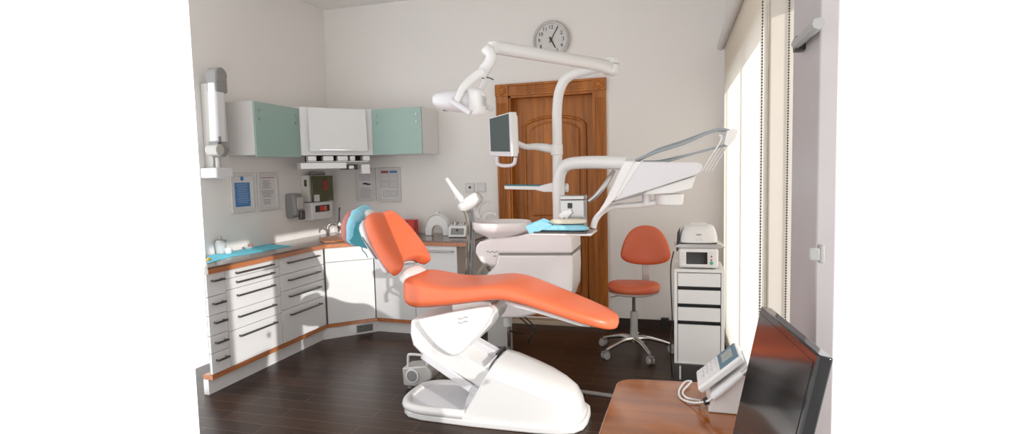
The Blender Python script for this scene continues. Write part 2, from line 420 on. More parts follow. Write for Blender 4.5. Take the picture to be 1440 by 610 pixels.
# corner cabinet
ca = V((-3.22, 4.606, 0)); cb = V((-2.87, 4.925, 0)); cdn = (cb-ca).normalized(); cn = V((cdn.y, -cdn.x, 0)); L = (cb-ca).length
t = T('corner_cabinet', 'angled white corner base cabinet with a drawer over a plain door', 'cabinet', (-3.3, 4.95, .146))
P('body', prism(B(), [ca-cn*.02+V((0, 0, Z0)), cb-cn*.02+V((0, 0, Z0)), V((-2.88, YB-.005, Z0)), V((XL+.005, YB-.005, Z0)), V((XL+.005, 4.61, Z0))], (0, 0, Z1-Z0)), 'cabedge', t)
P('drawer_front', obx(B(), (ca+cb)/2-cn*.008+V((0, 0, .815)), cdn, cn, V((0, 0, 1)), L-.012, .02, .135), 'cab', t, bevel=.0015)
P('cabinet_door', obx(B(), (ca+cb)/2-cn*.008+V((0, 0, (.744+Z0)/2)), cdn, cn, V((0, 0, 1)), L-.012, .02, .744-Z0-.004), 'cab', t, bevel=.0015)
P('corner_post', cyl(B(), ca+cdn*.006+cn*.0+V((0, 0, Z0)), ca+cdn*.006+V((0, 0, Z1)), .007, n=8), 'bar', t)
# back run
def back_unit(label, x0, x1, y0, y1, handle):
    t = T('base_cabinet', label, 'cabinet', ((x0+x1)/2, 5.2, .146), 'base cabinets on the back wall')
    P('body', prism(B(), [V((x0+.001, y0+.02, Z0)), V((x1-.001, y1+.02, Z0)), V((x1-.001, YB-.005, Z0)), V((x0+.001, YB-.005, Z0))], (0, 0, Z1-Z0)), 'cabedge', t)
    fr = P('cabinet_door', prism(B(), [V((x0+.003, y0, Z0+.002)), V((x1-.003, y1, Z0+.002)), V((x1-.003, y1+.019, Z0+.002)), V((x0+.003, y0+.019, Z0+.002))], (0, 0, Z1-Z0-.004)), 'cab', t, bevel=.0015)
    if handle:
        a = V((x0+.06, y0-.03, .835)); b = V((x1-.04, y1-.03, .835)); bm = tube(B(), [a+V((0, .032, 0)), a, b, b+V((0, .032, 0))], .007, k=0)
        P('bar_handle', bm, 'steel', fr)
back_unit('white base cabinet on the back wall with no handle, next to the corner cabinet', -2.868, -2.42, 4.925, 4.90, False)
back_unit('white base cabinet on the back wall with a round steel bar handle', -2.42, -1.96, 4.90, 4.87, True)
# worktop
wt = T('worktop', 'long taupe worktop with orange wood edging running round the corner', 'worktop', (-3.4, 4.6, .886))
front = [V((-3.195, 3.2, 0)), V((-3.195, 4.598, 0)), V((-2.86, 4.90, 0)), V((-1.82, 4.85, 0))]
back = [V((-1.82, YB-.002, 0)), V((XL+.002, YB-.002, 0)), V((XL+.002, 3.73, 0))]
P('worktop_slab', prism(B(), [p+V((0, 0, .922)) for p in front+back], (0, 0, .014)), 'counter', wt)
inn = [V((-1.82, 4.89, 0)), V((-2.87, 4.94, 0)), V((-3.23, 4.61, 0)), V((-3.23, 3.24, 0))]
P('wood_edging', prism(B(), [p+V((0, 0, .886)) for p in [front[0]+V((.004, 0, 0)), front[1]+V((.004, 0, 0)), front[2]+V((.002, -.003, 0)), front[3]+V((0, -.004, 0))]+inn], (0, 0, .0355)), 'trim', wt)

# ================================================================== WALL CABINETS
ZU0, ZU1 = 1.765, 2.225
def bolts(c0, ax, nrm, spots, parent):
    for (a, z) in spots:
        p = c0+ax*a+V((0, 0, z)); P('glass_bolt', cyl(B(), p, p+nrm*.008, .011, n=14), 'steel', parent)
# left
t = T('wall_cabinet', 'white wall cabinet with a mint green glass door on the left wall', 'wall cabinet', (-3.6, 4.35, ZU0), 'wall cabinets')
xf = -3.455
P('carcass', prism(B(), [V((XL+.003, 4.045, ZU0)), V((xf, 4.045, ZU0)), V((xf, 4.645, ZU0)), V((XL+.003, 4.645, ZU0))], (0, 0, ZU1-ZU0)), 'cabedge', t, bevel=.002)
g = P('glass_door', box(xf+.001, xf+.016, 4.047, 4.643, ZU0-.012, ZU1-.006), 'mint', t, bevel=.002)
bolts(V((xf+.016, 4.047, 0)), V((0, 1, 0)), V((1, 0, 0)), [(.055, 2.15), (.055, 2.075), (.54, 2.15), (.54, 2.075)], g)
# right
t = T('wall_cabinet', 'white wall cabinet with a mint green glass door on the back wall', 'wall cabinet', (-2.68, 5.35, ZU0), 'wall cabinets')
P('carcass', box(-2.955, -2.405, 5.165, YB-.003, ZU0+.01, ZU1+.01), 'cab', t, bevel=.002)
g = P('glass_door', box(-2.953, -2.407, 5.148, 5.163, ZU0+.008, ZU1+.006), 'mint', t, bevel=.002)
bolts(V((-2.953, 5.148, 0)), V((1, 0, 0)), V((0, -1, 0)), [(.05, 2.165), (.05, 2.09), (.495, 2.165), (.495, 2.09)], g)
# corner unit
ua = V((-3.437, 4.65, 0)); ub = V((-2.958, 5.16, 0)); ud = (ub-ua).normalized(); un = V((ud.y, -ud.x, 0)); UL = (ub-ua).length
t = T('wall_cabinet', 'white corner wall cabinet with a lift-up flap between the two mint doors', 'wall cabinet', (-3.4, 5.2, ZU0), 'wall cabinets')
P('carcass', prism(B(), [ua+V((0, 0, ZU0+.01)), ub+V((0, 0, ZU0+.01)), V((-2.958, YB-.003, ZU0+.01)), V((XL+.003, YB-.003, ZU0+.01)), V((XL+.003, 4.65, ZU0+.01))], (0, 0, ZU1-ZU0)), 'cab', t)
tilt = (V((0, 0, 1))-un*.05).normalized()
P('lift_up_flap', obx(B(), ua+ud*(UL*.50)+un*.03+V((0, 0, 2.02)), ud, un, tilt, UL*.80, .018, .42), 'cab', t, bevel=.003)
P('flap_handle', obx(B(), ua+ud*(UL*.48)+un*.058+V((0, 0, 1.825)), ud, un, V((0, 0, 1)), UL*.5, .014, .008), 'chrome', t)
# dispenser rack under it
t = T('dispenser_rack', 'white rack of dispensers and dark openings under the corner wall cabinet', 'rack', ua+ud*.3+V((0, 0, 1.64)))
zr = 1.75
c0 = ua+ud*(UL*.50)-un*.10
P('rack_shelf', obx(B(), c0+V((0, 0, 1.712)), ud, un, V((0, 0, 1)), UL*.85, .20, .010), 'plastic', t, bevel=.003)
P('rack_back', obx(B(), c0-un*.09+V((0, 0, 1.745)), ud, un, V((0, 0, 1)), UL*.82, .01, .06), 'seam', t)
for a, wd in ((.14, .08), (.36, .10), (.56, .10), (.70, .05), (.90, .07)):
    P('dispenser', obx(B(), ua+ud*(UL*a)-un*.06+V((0, 0, 1.744)), ud, un, V((0, 0, 1)), wd, .11, .05), 'plastic', t, bevel=.008)
P('lower_tray', obx(B(), ua+ud*(UL*.28)-un*.07+V((0, 0, 1.672)), ud, un, V((0, 0, 1)), UL*.62, .22, .06), 'plastic', t, bevel=.006)
P('dark_cup_holder', obx(B(), ua+ud*(UL*.66)-un*.07+V((0, 0, 1.658)), ud, un, V((0, 0, 1)), .15, .12, .05), 'dark', t, bevel=.004)
P('small_cup', obx(B(), ua+ud*(UL*.67)-un*.0+V((0, 0, 1.655)), ud, un, V((0, 0, 1)), .05, .03, .035), 'plastic', t, bevel=.008)
P('side_panel', obx(B(), ua+ud*(UL*.88)-un*.06+V((0, 0, 1.635)), ud, un, V((0, 0, 1)), .085, .12, .095), 'plastic', t, bevel=.004)

# ================================================================== LEFT WALL THINGS
def framed(name, label, c, ax, nrm, w_, h_, style, group=None):
    """framed notice: c = centre on the wall"""
    t = T(name, label, 'notice', c-V((0, 0, h_/2)), 'framed notices on the walls')
    z = V((0, 0, 1)); b = B(); fw_ = .028
    for s in (-1, 1):
        obx(b, c+ax*s*(w_/2-fw_/2)+nrm*.011, ax, nrm, z, fw_, .020, h_)
        obx(b, c+z*s*(h_/2-fw_/2)+nrm*.011, ax, nrm, z, w_-2*fw_, .020, fw_)
    P('picture_frame', b, 'frame', t, bevel=.003)
    sh = P('notice_sheet', obx(B(), c+nrm*.005, ax, nrm, z, w_-2*fw_, .005, h_-2*fw_), 'paper', t)
    W = w_-2*fw_; H = h_-2*fw_; f = c+nrm*.0085
    def r(mm, x, zz, ww, hh, nm, b=None):
        b2 = obx(b if b else B(), f+ax*(x*W)+z*(zz*H), ax, nrm, z, ww*W, .0014, hh*H)
        if b is None: P(nm, b2, mm, sh)
        return b2
    if style == 'blue':
        r('inkblue', 0, -.06, .80, .72, 'blue_panel')
        b = lathe(B(), f+z*(.42*H), [(.020, 0), (.020, .002), (.010, .002)], axis=nrm, n=20)
        P('round_emblem', b, 'inkblue', sh)
        b = B(); random.seed(3)
        for i in range(11): obx(b, f+nrm*.001+ax*(random.uniform(-.03, .03)*W)+z*((.25-i*.055)*H), ax, nrm, z, random.uniform(.45, .7)*W, .0014, .008*H)
        P('text_lines', b, 'paper', sh)
    elif style == 'grey':
        b = B(); random.seed(4)
        r('inkred', 0, .43, .8, .02, 'red_line')
        for i in range(17):
            if i in (6, 12): continue
            ln = random.uniform(.35, .8); obx(b, f+ax*((ln-.8)/2*W*.5)+z*((.34-i*.046)*H), ax, nrm, z, ln*W, .0014, .016*H)
        P('text_lines', b, 'ink', sh)
    elif style == 'photo':
        b = B(); random.seed(5)
        for i in range(6): ln = random.uniform(.4, .8); obx(b, f+ax*((ln-.85)/2*W)+z*((.42-i*.05)*H), ax, nrm, z, ln*W, .0014, .010*H)
        for i in range(9): ln = random.uniform(.6, .85); obx(b, f+ax*((ln-.85)/2*W)+z*((-.12-i*.042)*H), ax, nrm, z, ln*W, .0014, .010*H)
        P('text_lines', b, 'ink', sh)
        b = B(); obx(b, f+z*(.04*H)-ax*.01, ax, nrm, z, .30*W, .002, .055*H); obx(b, f+z*(.015*H)+ax*.03, ax, nrm, z, .28*W, .002, .05*H)
        P('picture', b, 'dark', sh)
    else:
        r('inkred', -.24, .44, .42, .07, 'red_heading'); r('inkblue', .24, .44, .42, .07, 'blue_heading')
        b = B()
        for (x, zz, ww, hh) in ((-.24, .26, .40, .22), (.24, .26, .40, .22), (-.24, .02, .40, .18), (.24, .0, .46, .20), (-.2, -.3, .30, .20), (.24, -.3, .34, .18)):
            for s in (-1, 1):
                obx(b, f+ax*((x+s*ww/2)*W)+z*(zz*H), ax, nrm, z, .012*W, .0014, hh*H)
                obx(b, f+ax*(x*W)+z*((zz+s*hh/2)*H), ax, nrm, z, ww*W, .0014, .009*H)
            for k in range(3): obx(b, f+ax*(x*W)+z*((zz-.05+k*.05)*H), ax, nrm, z, ww*.7*W, .0014, .006*H)
        P('table_lines', b, 'ink', sh)
LN = V((1, 0, 0)); LA = V((0, 1, 0)); BN = V((0, -1, 0)); BA = V((1, 0, 0))
framed('framed_notice', 'framed notice with a blue panel on the left wall below the mint cabinet', V((XL, 4.172, 1.44)), LA, LN, .285, .355, 'blue')
framed('framed_notice', 'framed grey text notice between the blue-panelled notice and the soap dispenser', V((XL, 4.502, 1.44)), LA, LN, .28, .355, 'grey')
framed('framed_notice', 'framed notice with a small dark picture among its text, left on the back wall', V((-3.288, YB, 1.468)), BA, BN, .245, .365, 'photo')
framed('framed_notice', 'framed chart with a red and a blue heading on the back wall', V((-3.0, YB, 1.462)), BA, BN, .275, .375, 'chart')
# soap dispenser
t = T('soap_dispenser', 'grey soap dispenser on the left wall beside the fuse box', 'dispenser', (XL, 4.83, 1.14))
rings = []
for z, hw, dp in ((1.405, .05, .06), (1.40, .075, .09), (1.36, .082, .105), (1.25, .085, .115), (1.19, .082, .11), (1.165, .07, .08)):
    rings.append([V((XL+.002, 4.83-hw, z)), V((XL+dp*.8, 4.83-hw, z)), V((XL+dp, 4.83-hw*.7, z)), V((XL+dp, 4.83+hw*.7, z)), V((XL+dp*.8, 4.83+hw, z)), V((XL+.002, 4.83+hw, z))])
P('dispenser_body', loft(B(), rings), 'grey', t, bevel=.004)
P('dispenser_front', obx(B(), V((XL+.112, 4.83, 1.31)), V((0, 1, 0)), V((1, 0, 0)), V((0, 0, 1)), .09, .012, .12), 'metalgrey', t, bevel=.005)
P('push_lever', obx(B(), V((XL+.118, 4.84, 1.185)), V((0, 1, 0)), V((1, 0, 0)), V((0, 0, 1)), .07, .04, .09), 'bar', t, bevel=.012, seg=3)
# electric box
t = T('fuse_box', 'wall fuse box with a dark olive cover above a white lower half', 'fuse box', (XL, 5.25, 1.12))
xe = -3.63
y0, y1 = 5.03, 5.40
P('lower_housing', box(XL+.002, xe, y0, y1, 1.115, 1.30), 'plastic', t, bevel=.006)
P('upper_housing', box(XL+.002, xe-.01, y0-.02, y1, 1.31, 1.585), 'cabedge', t, bevel=.004)
P('olive_cover', box(xe-.006, xe+.012, y0+.01, y1+.015, 1.305, 1.578), 'olive', t, bevel=.006)
P('top_bulge', box(XL+.02, xe-.03, y0+.08, y1-.05, 1.586, 1.62), 'grey', t, bevel=.012)
P('meter_window', box(xe+.013, xe+.018, y0+.03, y0+.12, 1.31, 1.38), 'paper', t)
P('red_label', box(xe+.013, xe+.015, y0+.19, y0+.28, 1.42, 1.53), 'inkred', t)
P('green_label', box(xe-.06, xe-.03, y0-.024, y0-.020, 1.47, 1.54), 'olive', t)
P('fuse_slot', box(xe+.001, xe+.004, y0+.06, y0+.31, 1.195, 1.265), 'dark', t)
P('red_switch', box(xe+.004, xe+.012, y0+.13, y0+.19, 1.205, 1.255), 'red', t, bevel=.003)
P('orange_switch', box(xe+.004, xe+.012, y0+.20, y0+.25, 1.205, 1.255), 'orange', t, bevel=.003)
# wall-mounted x-ray arm and its box
t = T('xray_arm', 'folded grey and white wall arm at the left edge above a white control box', 'medical arm', (XL+.1, 3.78, 1.55))
pa = AX(303, 115, XL+.16); pb = AX(307, 205, XL+.16)
P('arm_segment', obx(B(), (pa+pb)/2, LA, LN, (pa-pb).normalized(), .10, .09, (pa-pb).length), 'lav', t, bevel=.02, seg=3)
bm = B(); q = AX(304, 106, XL+.16); cyl(bm, q-LN*.055, q+LN*.055, .062); bx(bm, q.x-.05, q.x+.05, q.y-.06, q.y+.062, q.z-.14, q.z)
P('elbow_joint', bm, 'grey', t, bevel=.012)
q = AX(307, 211, XL+.16); P('lower_joint', (lambda b: (cyl(b, q-LN*.055, q+LN*.055, .058), bx(b, q.x-.05, q.x+.05, q.y-.055, q.y+.055, q.z, q.z+.07), b)[-1])(B()), 'grey', t, bevel=.01)
q2 = AX(298, 211, XL+.14); P('round_knob', cyl(B(), q2-LN*.03, q2+LN*.085, .045), 'metalgrey', t, bevel=.006)
q = AX(296, 170, XL+.06); P('wall_column', box(XL+.002, XL+.09, q.y-.03, q.y+.02, 1.62, 2.35), 'metalgrey', t, bevel=.01)
q = AX(309, 197, XL+.206); P('catch', box(q.x-.003, q.x+.004, q.y-.012, q.y+.012, q.z-.03, q.z+.03), 'grey', t)
q = AX(307, 235, XL+.14); P('stem', cyl(B(), q-V((0, 0, .01)), q+V((0, 0, .08)), .02), 'metalgrey', t)
t = T('control_box', 'plain white control box low on the left wall under the folded arm', 'wall box', (XL+.05, 3.85, 1.57))
a = AX(318, 250, XL+.1)
P('box_body', box(XL+.002, XL+.17, 3.72, a.y+.01, a.z, a.z+.085), 'lav', t, bevel=.012, seg=3)
# switches on the back wall
for i, (x0, x1) in enumerate(((-2.113, -2.012), (-1.985, -1.888))):
    t = T('wall_socket', ('white wall socket with a dark hole left of the plain switch plate', 'plain white switch plate nearest the brown door')[i], 'switch plate', ((x0+x1)/2, YB, 1.37))
    P('plate', box(x0, x1, YB-.010, YB-.001, 1.368, 1.466), 'frame', t, bevel=.003)
    if i == 0:
        P('socket_hole', cyl(B(), ((x0+x1)/2, YB-.013, 1.418), ((x0+x1)/2, YB-.009, 1.418), .014), 'dark', t)
    P('rocker', box(x0+.015, x1-.015, YB-.012, YB-.009, 1.383, 1.451), 'paper', t, bevel=.002)
# clock
cc = A(776, 57, YB-.0)
t = T('wall_clock', 'round grey-rimmed wall clock with black numerals high above the door', 'clock', cc-V((0, 0, .18)))
P('clock_rim', lathe(B(), cc, [(.178, 0), (.182, .02), (.180, .045), (.168, .055), (.158, .050), (.155, .030)], n=64, axis=(0, -1, 0)), 'metalgrey', t)
P('clock_face', cyl(B(), cc+V((0, -.030, 0)), cc+V((0, -.034, 0)), .156, n=64), 'frame', t)
for n in range(1, 13):
    a = PI/2-n*PI/6
    P('numeral', text_bm(str(n), .050, cc+V((math.cos(a)*.120, -.0355, math.sin(a)*.120)), (1, 0, 0), (0, 0, 1)), 'dark', t)
def hand(ang, ln, wd, name):
    d_ = V((math.cos(ang), 0, math.sin(ang))); s_ = V((-d_.z, 0, d_.x)); o_ = cc+V((0, -.040, 0))
    P(name, prism(B(), [o_-d_*.03-s_*wd, o_+d_*ln-s_*wd*.6, o_+d_*ln+s_*wd*.6, o_-d_*.03+s_*wd], (0, -.003, 0)), 'dark', t)
hand(PI/2-R(30), .140, .0045, 'minute_hand'); hand(PI/2-R(152), .092, .007, 'hour_hand')
P('hand_hub', cyl(B(), cc+V((0, -.036, 0)), cc+V((0, -.048, 0)), .011), 'dark', t)

# ================================================================== ON THE WORKTOP
ZW = .9365
def AW(x, y): return AZ(x, y, ZW)
pts = [AW(x, y) for x, y in ((291, 371), (325, 361), (350, 357), (393, 349), (412, 345.5), (377, 343.5), (345, 347), (322, 355), (300, 357), (291, 360))]
pts = [V((max(p.x, XL+.01), max(p.y, 3.21), ZW)) for p in pts]
P('blue_sheet', prism(B(), pts, (0, 0, .0025)), 'paperblue', label='bright blue paper sheet spread along the left worktop', cat='sheet')
def cup(name, x, y, r, h, m_, label, cat, lid=None):
    c = AZ(x, y, ZW+.003); c.x = max(c.x, XL+r+.01); c.y = max(c.y, 3.21+r)
    t = T(name, label, cat, c)
    P('vessel', lathe(B(), c, [(r*.75, 0), (r*.85, .004), (r, h), (r*.93, h), (r*.78, .008)], n=28), m_, t)
    if lid: P('lid', lathe(B(), c+V((0, 0, h)), [(r*1.04, 0), (r*1.04, .014), (r*.3, .022), (r*.2, .04)], n=28), lid, t)
    return c
cup('glass_jar', 296, 356, .045, .10, 'frosted', 'small clear jar with a steel lid at the left end of the blue sheet', 'jar', 'steel')
cup('plastic_cup', 321, 356, .030, .045, 'plastic', 'small white cup standing on the blue sheet', 'cup')
cup('glass_dish', 310, 354, .038, .018, 'frosted', 'shallow clear dish behind the small white cup', 'dish')
cup('glass_dish', 338, 349, .042, .018, 'frosted', 'shallow clear dish on the blue sheet close to the wall', 'dish')
c = AZ(303, 349, ZW+.003); c.x = XL+.06; c.y += .05; P('brown_bottle', lathe(B(), c, [(.013, 0), (.014, .03), (.006, .04), (.006, .05)], n=14), 'pink', label='tiny dark red bottle beside the clear jar', cat='bottle')
c = AZ(293.5, 366, ZW+.003); P('yellow_cap', lathe(B(), V((c.x, max(c.y, 3.24), c.z)), [(.018, 0), (.018, .012), (.008, .02)], n=16), 'yellow', label='small yellow cap at the near edge of the blue sheet', cat='cap')
# tap
tp = AZ(478, 330.5, ZW); tp = V((tp.x, tp.y, ZW))
t = T('tap', 'chrome tap with a thin dark upright lever in the worktop corner', 'tap', tp)
P('tap_body', lathe(B(), tp, [(.034, 0), (.034, .01), (.022, .02), (.020, .07), (.03, .09), (.034, .12), (.02, .15), (.012, .16)], n=24), 'chrome', t)
P('spout', tube(B(), [tp+V((0, 0, .10)), tp+V((-.04, -.05, .13)), tp+V((-.07, -.09, .12)), tp+V((-.08, -.10, .08))], .012), 'chrome', t)
P('lever', tube(B(), [tp+V((0, 0, .15)), tp+V((.004, 0, .24)), tp+V((.012, 0, .30))], [.008, .007, .009], k=3), 'bar', t)
tr = [AW(x, y) for x, y in ((450, 339), (452, 336), (470, 333), (484, 331), (489, 334), (488, 338), (470, 341), (455, 341.5))]
P('wooden_tray', prism(B(), [V((p.x, p.y, ZW)) for p in tr], (0, 0, .016)), 'trim', bevel=.006, seg=3, label='small orange wooden tray on the worktop in front of the tap', cat='tray')
# red carton
c = A(576, 329, 5.42)
t = T('red_carton', 'patterned red carton behind the dental chair backrest', 'carton', (c.x, 5.40, ZW))
P('carton_body', box(c.x-.09, c.x+.085, 5.36, 5.46, ZW, ZW+.155), 'red', t, bevel=.002)
bm = B(); random.seed(9)
for i in range(26):
    xx = c.x-.08+random.random()*.15; zz = ZW+.01+random.random()*.13; s_ = random.uniform(.004, .014)
    bx(bm, xx, xx+s_*1.6, 5.357, 5.3605, zz, zz+s_)
P('carton_print', bm, 'dark', t)
bm = B()
for i in range(12):
    xx = c.x-.08+random.random()*.14; zz = ZW+.01+random.random()*.13
    bx(bm, xx, xx+.012, 5.356, 5.3605, zz, zz+.007)
P('light_print', bm, 'inkred', t)
# white arch
c = A(616, 329, 5.30)
t = T('arch_stand', 'white arched stand with a round cut-out on the back worktop', 'stand', (c.x, 5.3, ZW))
ro, ri = .135, .060; pts = []
zc = ZW+.085
for i in range(25): a = PI*i/24; pts.append(V((c.x+ro*math.cos(a), 5.28, zc+ro*math.sin(a)*1.05)))
pts.append(V((c.x-ro, 5.28, ZW)))
pts.append(V((c.x-ri, 5.28, ZW)))
for i in range(17): a = PI-PI*i/16; pts.append(V((c.x+ri*math.cos(a), 5.28, ZW+.045+ri*math.sin(a))))
pts += [V((c.x+ri, 5.28, ZW)), V((c.x+ro, 5.28, ZW))]
P('arch_body', prism(B(), pts, (0, .05, 0)), 'plastic', t, bevel=.006)
bm = tube(B(), [V((c.x+ro*.93*math.cos(PI*i/12), 5.276, zc+ro*.97*math.sin(PI*i/12))) for i in range(13)], .006, n=8, k=0)
P('rim', bm, 'frame', t)
P('top_tab', box(c.x-.02, c.x+.02, 5.285, 5.325, zc+ro*1.05-.005, zc+ro*1.05+.015), 'plastic', t, bevel=.004)
# little device
a = A(631, 333, 5.15); b = A(656, 333, 5.15); zz = ZW
t = T('curing_device', 'small white tabletop device with a grey display beside the arched stand', 'device', ((a.x+b.x)/2, 5.2, zz))
P('housing', prism(B(), [V((a.x, 5.13, zz+.004)), V((a.x, 5.16, zz+.11)), V((a.x, 5.27, zz+.13)), V((a.x, 5.29, zz+.004))], (b.x-a.x, 0, 0)), 'plastic', t, bevel=.008, seg=3)
az = V((0, .03, .106)).normalized(); ay = V((0, -az.z, az.y))
P('display', obx(B(), V(((a.x+b.x)/2, 5.144, zz+.06)), V((1, 0, 0)), ay, az, (b.x-a.x)*.72, .004, .065), 'grey', t)
P('display_mark', obx(B(), V(((a.x+b.x)/2, 5.141, zz+.072)), V((1, 0, 0)), ay, az, .018, .004, .02), 'dark', t)
P('foot', box(a.x+.01, b.x-.01, 5.15, 5.28, zz, zz+.006), 'dark', t)
P('top_knob', cyl(B(), (a.x+.05, 5.22, zz+.11), (a.x+.05, 5.22, zz+.15), .03), 'steel', t)
P('top_knob', cyl(B(), (b.x-.05, 5.22, zz+.11), (b.x-.05, 5.22, zz+.145), .018), 'steel', t)

# ================================================================== DENTAL CHAIR
YC = 3.39
ch = T('dental_chair', 'reclined orange dental chair on a white base in the middle of the room', 'dental chair', (-1.1, YC, 0))
# ---- seat cushion and legrest
def seat_rings():
    # x, z bottom, z top(centre), half width, side lift
    st = [(-1.715, .78, .84, .10), (-1.700, .735, .89, .17), (-1.660, .705, .915, .22), (-1.58, .700, .915, .245), (-1.45, .715, .885, .25), (-1.30, .740, .872, .25), (-1.15, .765, .885, .25),
          (-1.04, .783, .898, .248), (-.94, .780, .885, .245), (-.80, .742, .835, .235), (-.66, .697, .785, .222), (-.52, .652, .736, .200), (-.42, .622, .703, .17), (-.36, .608, .682, .13), (-.325, .612, .662, .07)]
    rings = []
    for x, zb, zt, hw in st:
        h = (zt-zb)/2; zc_ = (zt+zb)/2; r_ = []
        n = 28
        for i in range(n):
            a = 2*PI*i/n; ca_, sa_ = math.cos(a), math.sin(a)
            yy = hw*math.copysign(abs(ca_)**.5, ca_); zz_ = h*math.copysign(abs(sa_)**.5, sa_)
            if sa_ > 0: zz_ -= .016*(1-abs(yy/hw)**2)*min(1, h/.08) if -1.62 < x < -1.1 else 0
            if sa_ < 0 and abs(ca_) > .5: zz_ *= .92
            r_.append(V((x+.02*(abs(yy/hw)**2)*(1 if x < -1.55 else 0), YC+yy, zc_+zz_)))
        rings.append(r_)
    return rings
P('seat_cushion', loft(B(), seat_rings()), 'orange', ch, sub=1)
# white shell line below legrest
bm = B(); rr = []
for x, z, hw in ((-1.05, .772, .19), (-.8, .735, .19), (-.6, .675, .175), (-.46, .632, .15)):
    rr.append(sring((x, YC, z), (0, 1, 0), (0, 0, 1), hw, .022, 16, 4))
P('legrest_shell', loft(bm, rr), 'plastic', ch, sub=1)
# ---- backrest
bu = V((-.235, 0, .345)).normalized()   # up along the backrest
bn = V((bu.z, 0, -bu.x))                 # towards the patient side (+x, +z)
b0 = V((-1.735, YC, .945))               # bottom of the near/rear edge
def backpt(u, v, w): return b0 + V((0, u, 0)) + bu*v + bn*w
prof = [(-.262, .02), (-.255, -.03), (-.215, -.045), (-.175, -.015), (-.125, .022), (0, .030), (.125, .022), (.175, -.015), (.215, -.045), (.255, -.03), (.268, .03), (.270, .12), (.258, .20), (.228, .29), (.188, .365), (.145, .400), (.100, .410), (.060, .402), (0, .400), (-.060, .402), (-.100, .410), (-.145, .400), (-.188, .365), (-.228, .29), (-.258, .20), (-.270, .12)]
def bring(scale, w, cx=0, cy=.2):
    return [backpt(cx+(u-cx)*scale, cy+(v-cy)*scale, w) for u, v in prof]
bm = loft(B(), [bring(.93, .000), bring(1.0, .012), bring(1.015, .045), bring(.985, .078), bring(.90, .092), bring(.6, .090), bring(.25, .088)])
P('backrest_cushion', bm, 'orange', ch, sub=1)
def shell(scale, w): return [backpt(u*scale, .2+(v-.2)*scale, w-.045*(1-(abs(u)/.26)**2)*(1 if w < -.01 else 0)) for u, v in [(max(-.25, min(.25, u)), max(v, 0.0)) for u, v in prof]]
P('backrest_shell', loft(B(), [shell(.70, -.050), shell(.93, -.040), shell(1.0, -.008), shell(.98, .006)]), 'lav', ch, sub=1)
P('shell_slot', obx(B(), backpt(-.252, .20, -.012), bu, V((0, -1, 0)), bn, .17, .012, .008), 'grey', ch, bevel=.002)
# joint between seat and backrest
P('back_joint', loft(B(), [sring((-1.735, YC, .93), (0, 1, 0), (bn.x, 0, bn.z), .13, .05, 16, 4), sring((-1.68, YC, .88), (0, 1, 0), (0, 0, 1), .15, .055, 16, 4), sring((-1.58, YC, .82), (0, 1, 0), (0, 0, 1), .17, .06, 16, 4)]), 'plastic', ch, sub=1)
# headrest
h0 = A(508, 320, YC)
hn = V((.80, 0, .60)); hn = V((math.cos(R(15)), 0, -math.sin(R(15))))
hc = A(504, 319, YC); hc2 = hc
ha = V((.22, 0, .975)).normalized()      # long axis of the pad
hb = V((ha.z, 0, -ha.x))                 # thickness direction
rr = []
for w_, s_ in ((-.078, .50), (-.068, .78), (-.045, .95), (-.015, 1.0), (.012, .98), (.03, .8)):
    rr.append(sring(hc+hb*w_, (0, 1, 0), ha, .145*s_, .132*s_, 28, 2.3))
P('headrest_pad', loft(B(), rr), 'pink', ch, sub=1)
P('headrest_bar', tube(B(), [backpt(0, .36, -.02), backpt(0, .45, -.01), hc+hb*.06+ha*.03, hc+hb*.012], .022, flat=2.2, side=(0, 1, 0)), 'plastic', ch)
# protective cover over the headrest
cv = T('headrest_cover', 'crumpled light blue protective cover pulled over the chair headrest', 'cover', hc-ha*.15)
rr = []; random.seed(5)
for w_, s_ in ((.0, 1.03), (.012, 1.07), (.028, 1.05), (.045, .93), (.062, .74), (.070, .45)):
    g_ = sring(hc+hb*(w_)+ha*.012, (0, 1, 0), ha, .145*s_, .134*s_, 36, 2.3)
    rr.append([p+hb*random.uniform(-.008, .008)+ha*random.uniform(-.007, .007) for p in g_])
bm = loft(B(), rr, cap=False); bm.faces.new(bm.verts[-36:]) if False else None
P('cover_cloth', bm, 'blue', cv, sub=1)
bm = B(); q = [A(x, y, YC-.13) for x, y in ((502, 312), (511, 316), (518, 330), (523, 346), (516, 350), (503, 346), (494, 342), (490, 336))]
prism(bm, q, (0, .012, 0)); P('loose_flap', bm, 'teal', cv, bevel=.004); bm = B()
q = [A(x, y, YC+.02) for x, y in ((500, 316), (513, 312), (518, 322), (524, 345), (517, 348), (505, 344))]
prism(bm, q, (0, .012, 0))
P('loose_flap', bm, 'teal', cv, bevel=.004)
P('elastic_cord', tube(B(), [A(508, 345, YC-.12), A(510, 352, YC-.12), A(514, 356, YC-.11), A(517, 362, YC-.11)], .003, n=6), 'teal', cv)
# ---- support below seat
def poly(pts, Y, dy, bm=None): return prism(bm or B(), [A(x, y, Y) for x, y in pts], (0, dy, 0))
P('seat_support', poly([(577, 450), (600, 446), (640, 438), (690, 430), (695, 440), (690, 455), (668, 480), (645, 501), (610, 503), (592, 498), (580, 486), (576, 470)], YC-.165, .33), 'plastic', ch, bevel=.018, seg=4)
P('support_side_plate', poly([(588, 449), (630, 440), (670, 433), (686, 431), (692, 435), (692, 441), (684, 455), (670, 474), (655, 490), (647, 498), (638, 501), (630, 498), (615, 488), (600, 472), (590, 458)], YC-.20, .05), 'plastic', ch, bevel=.010, seg=3)
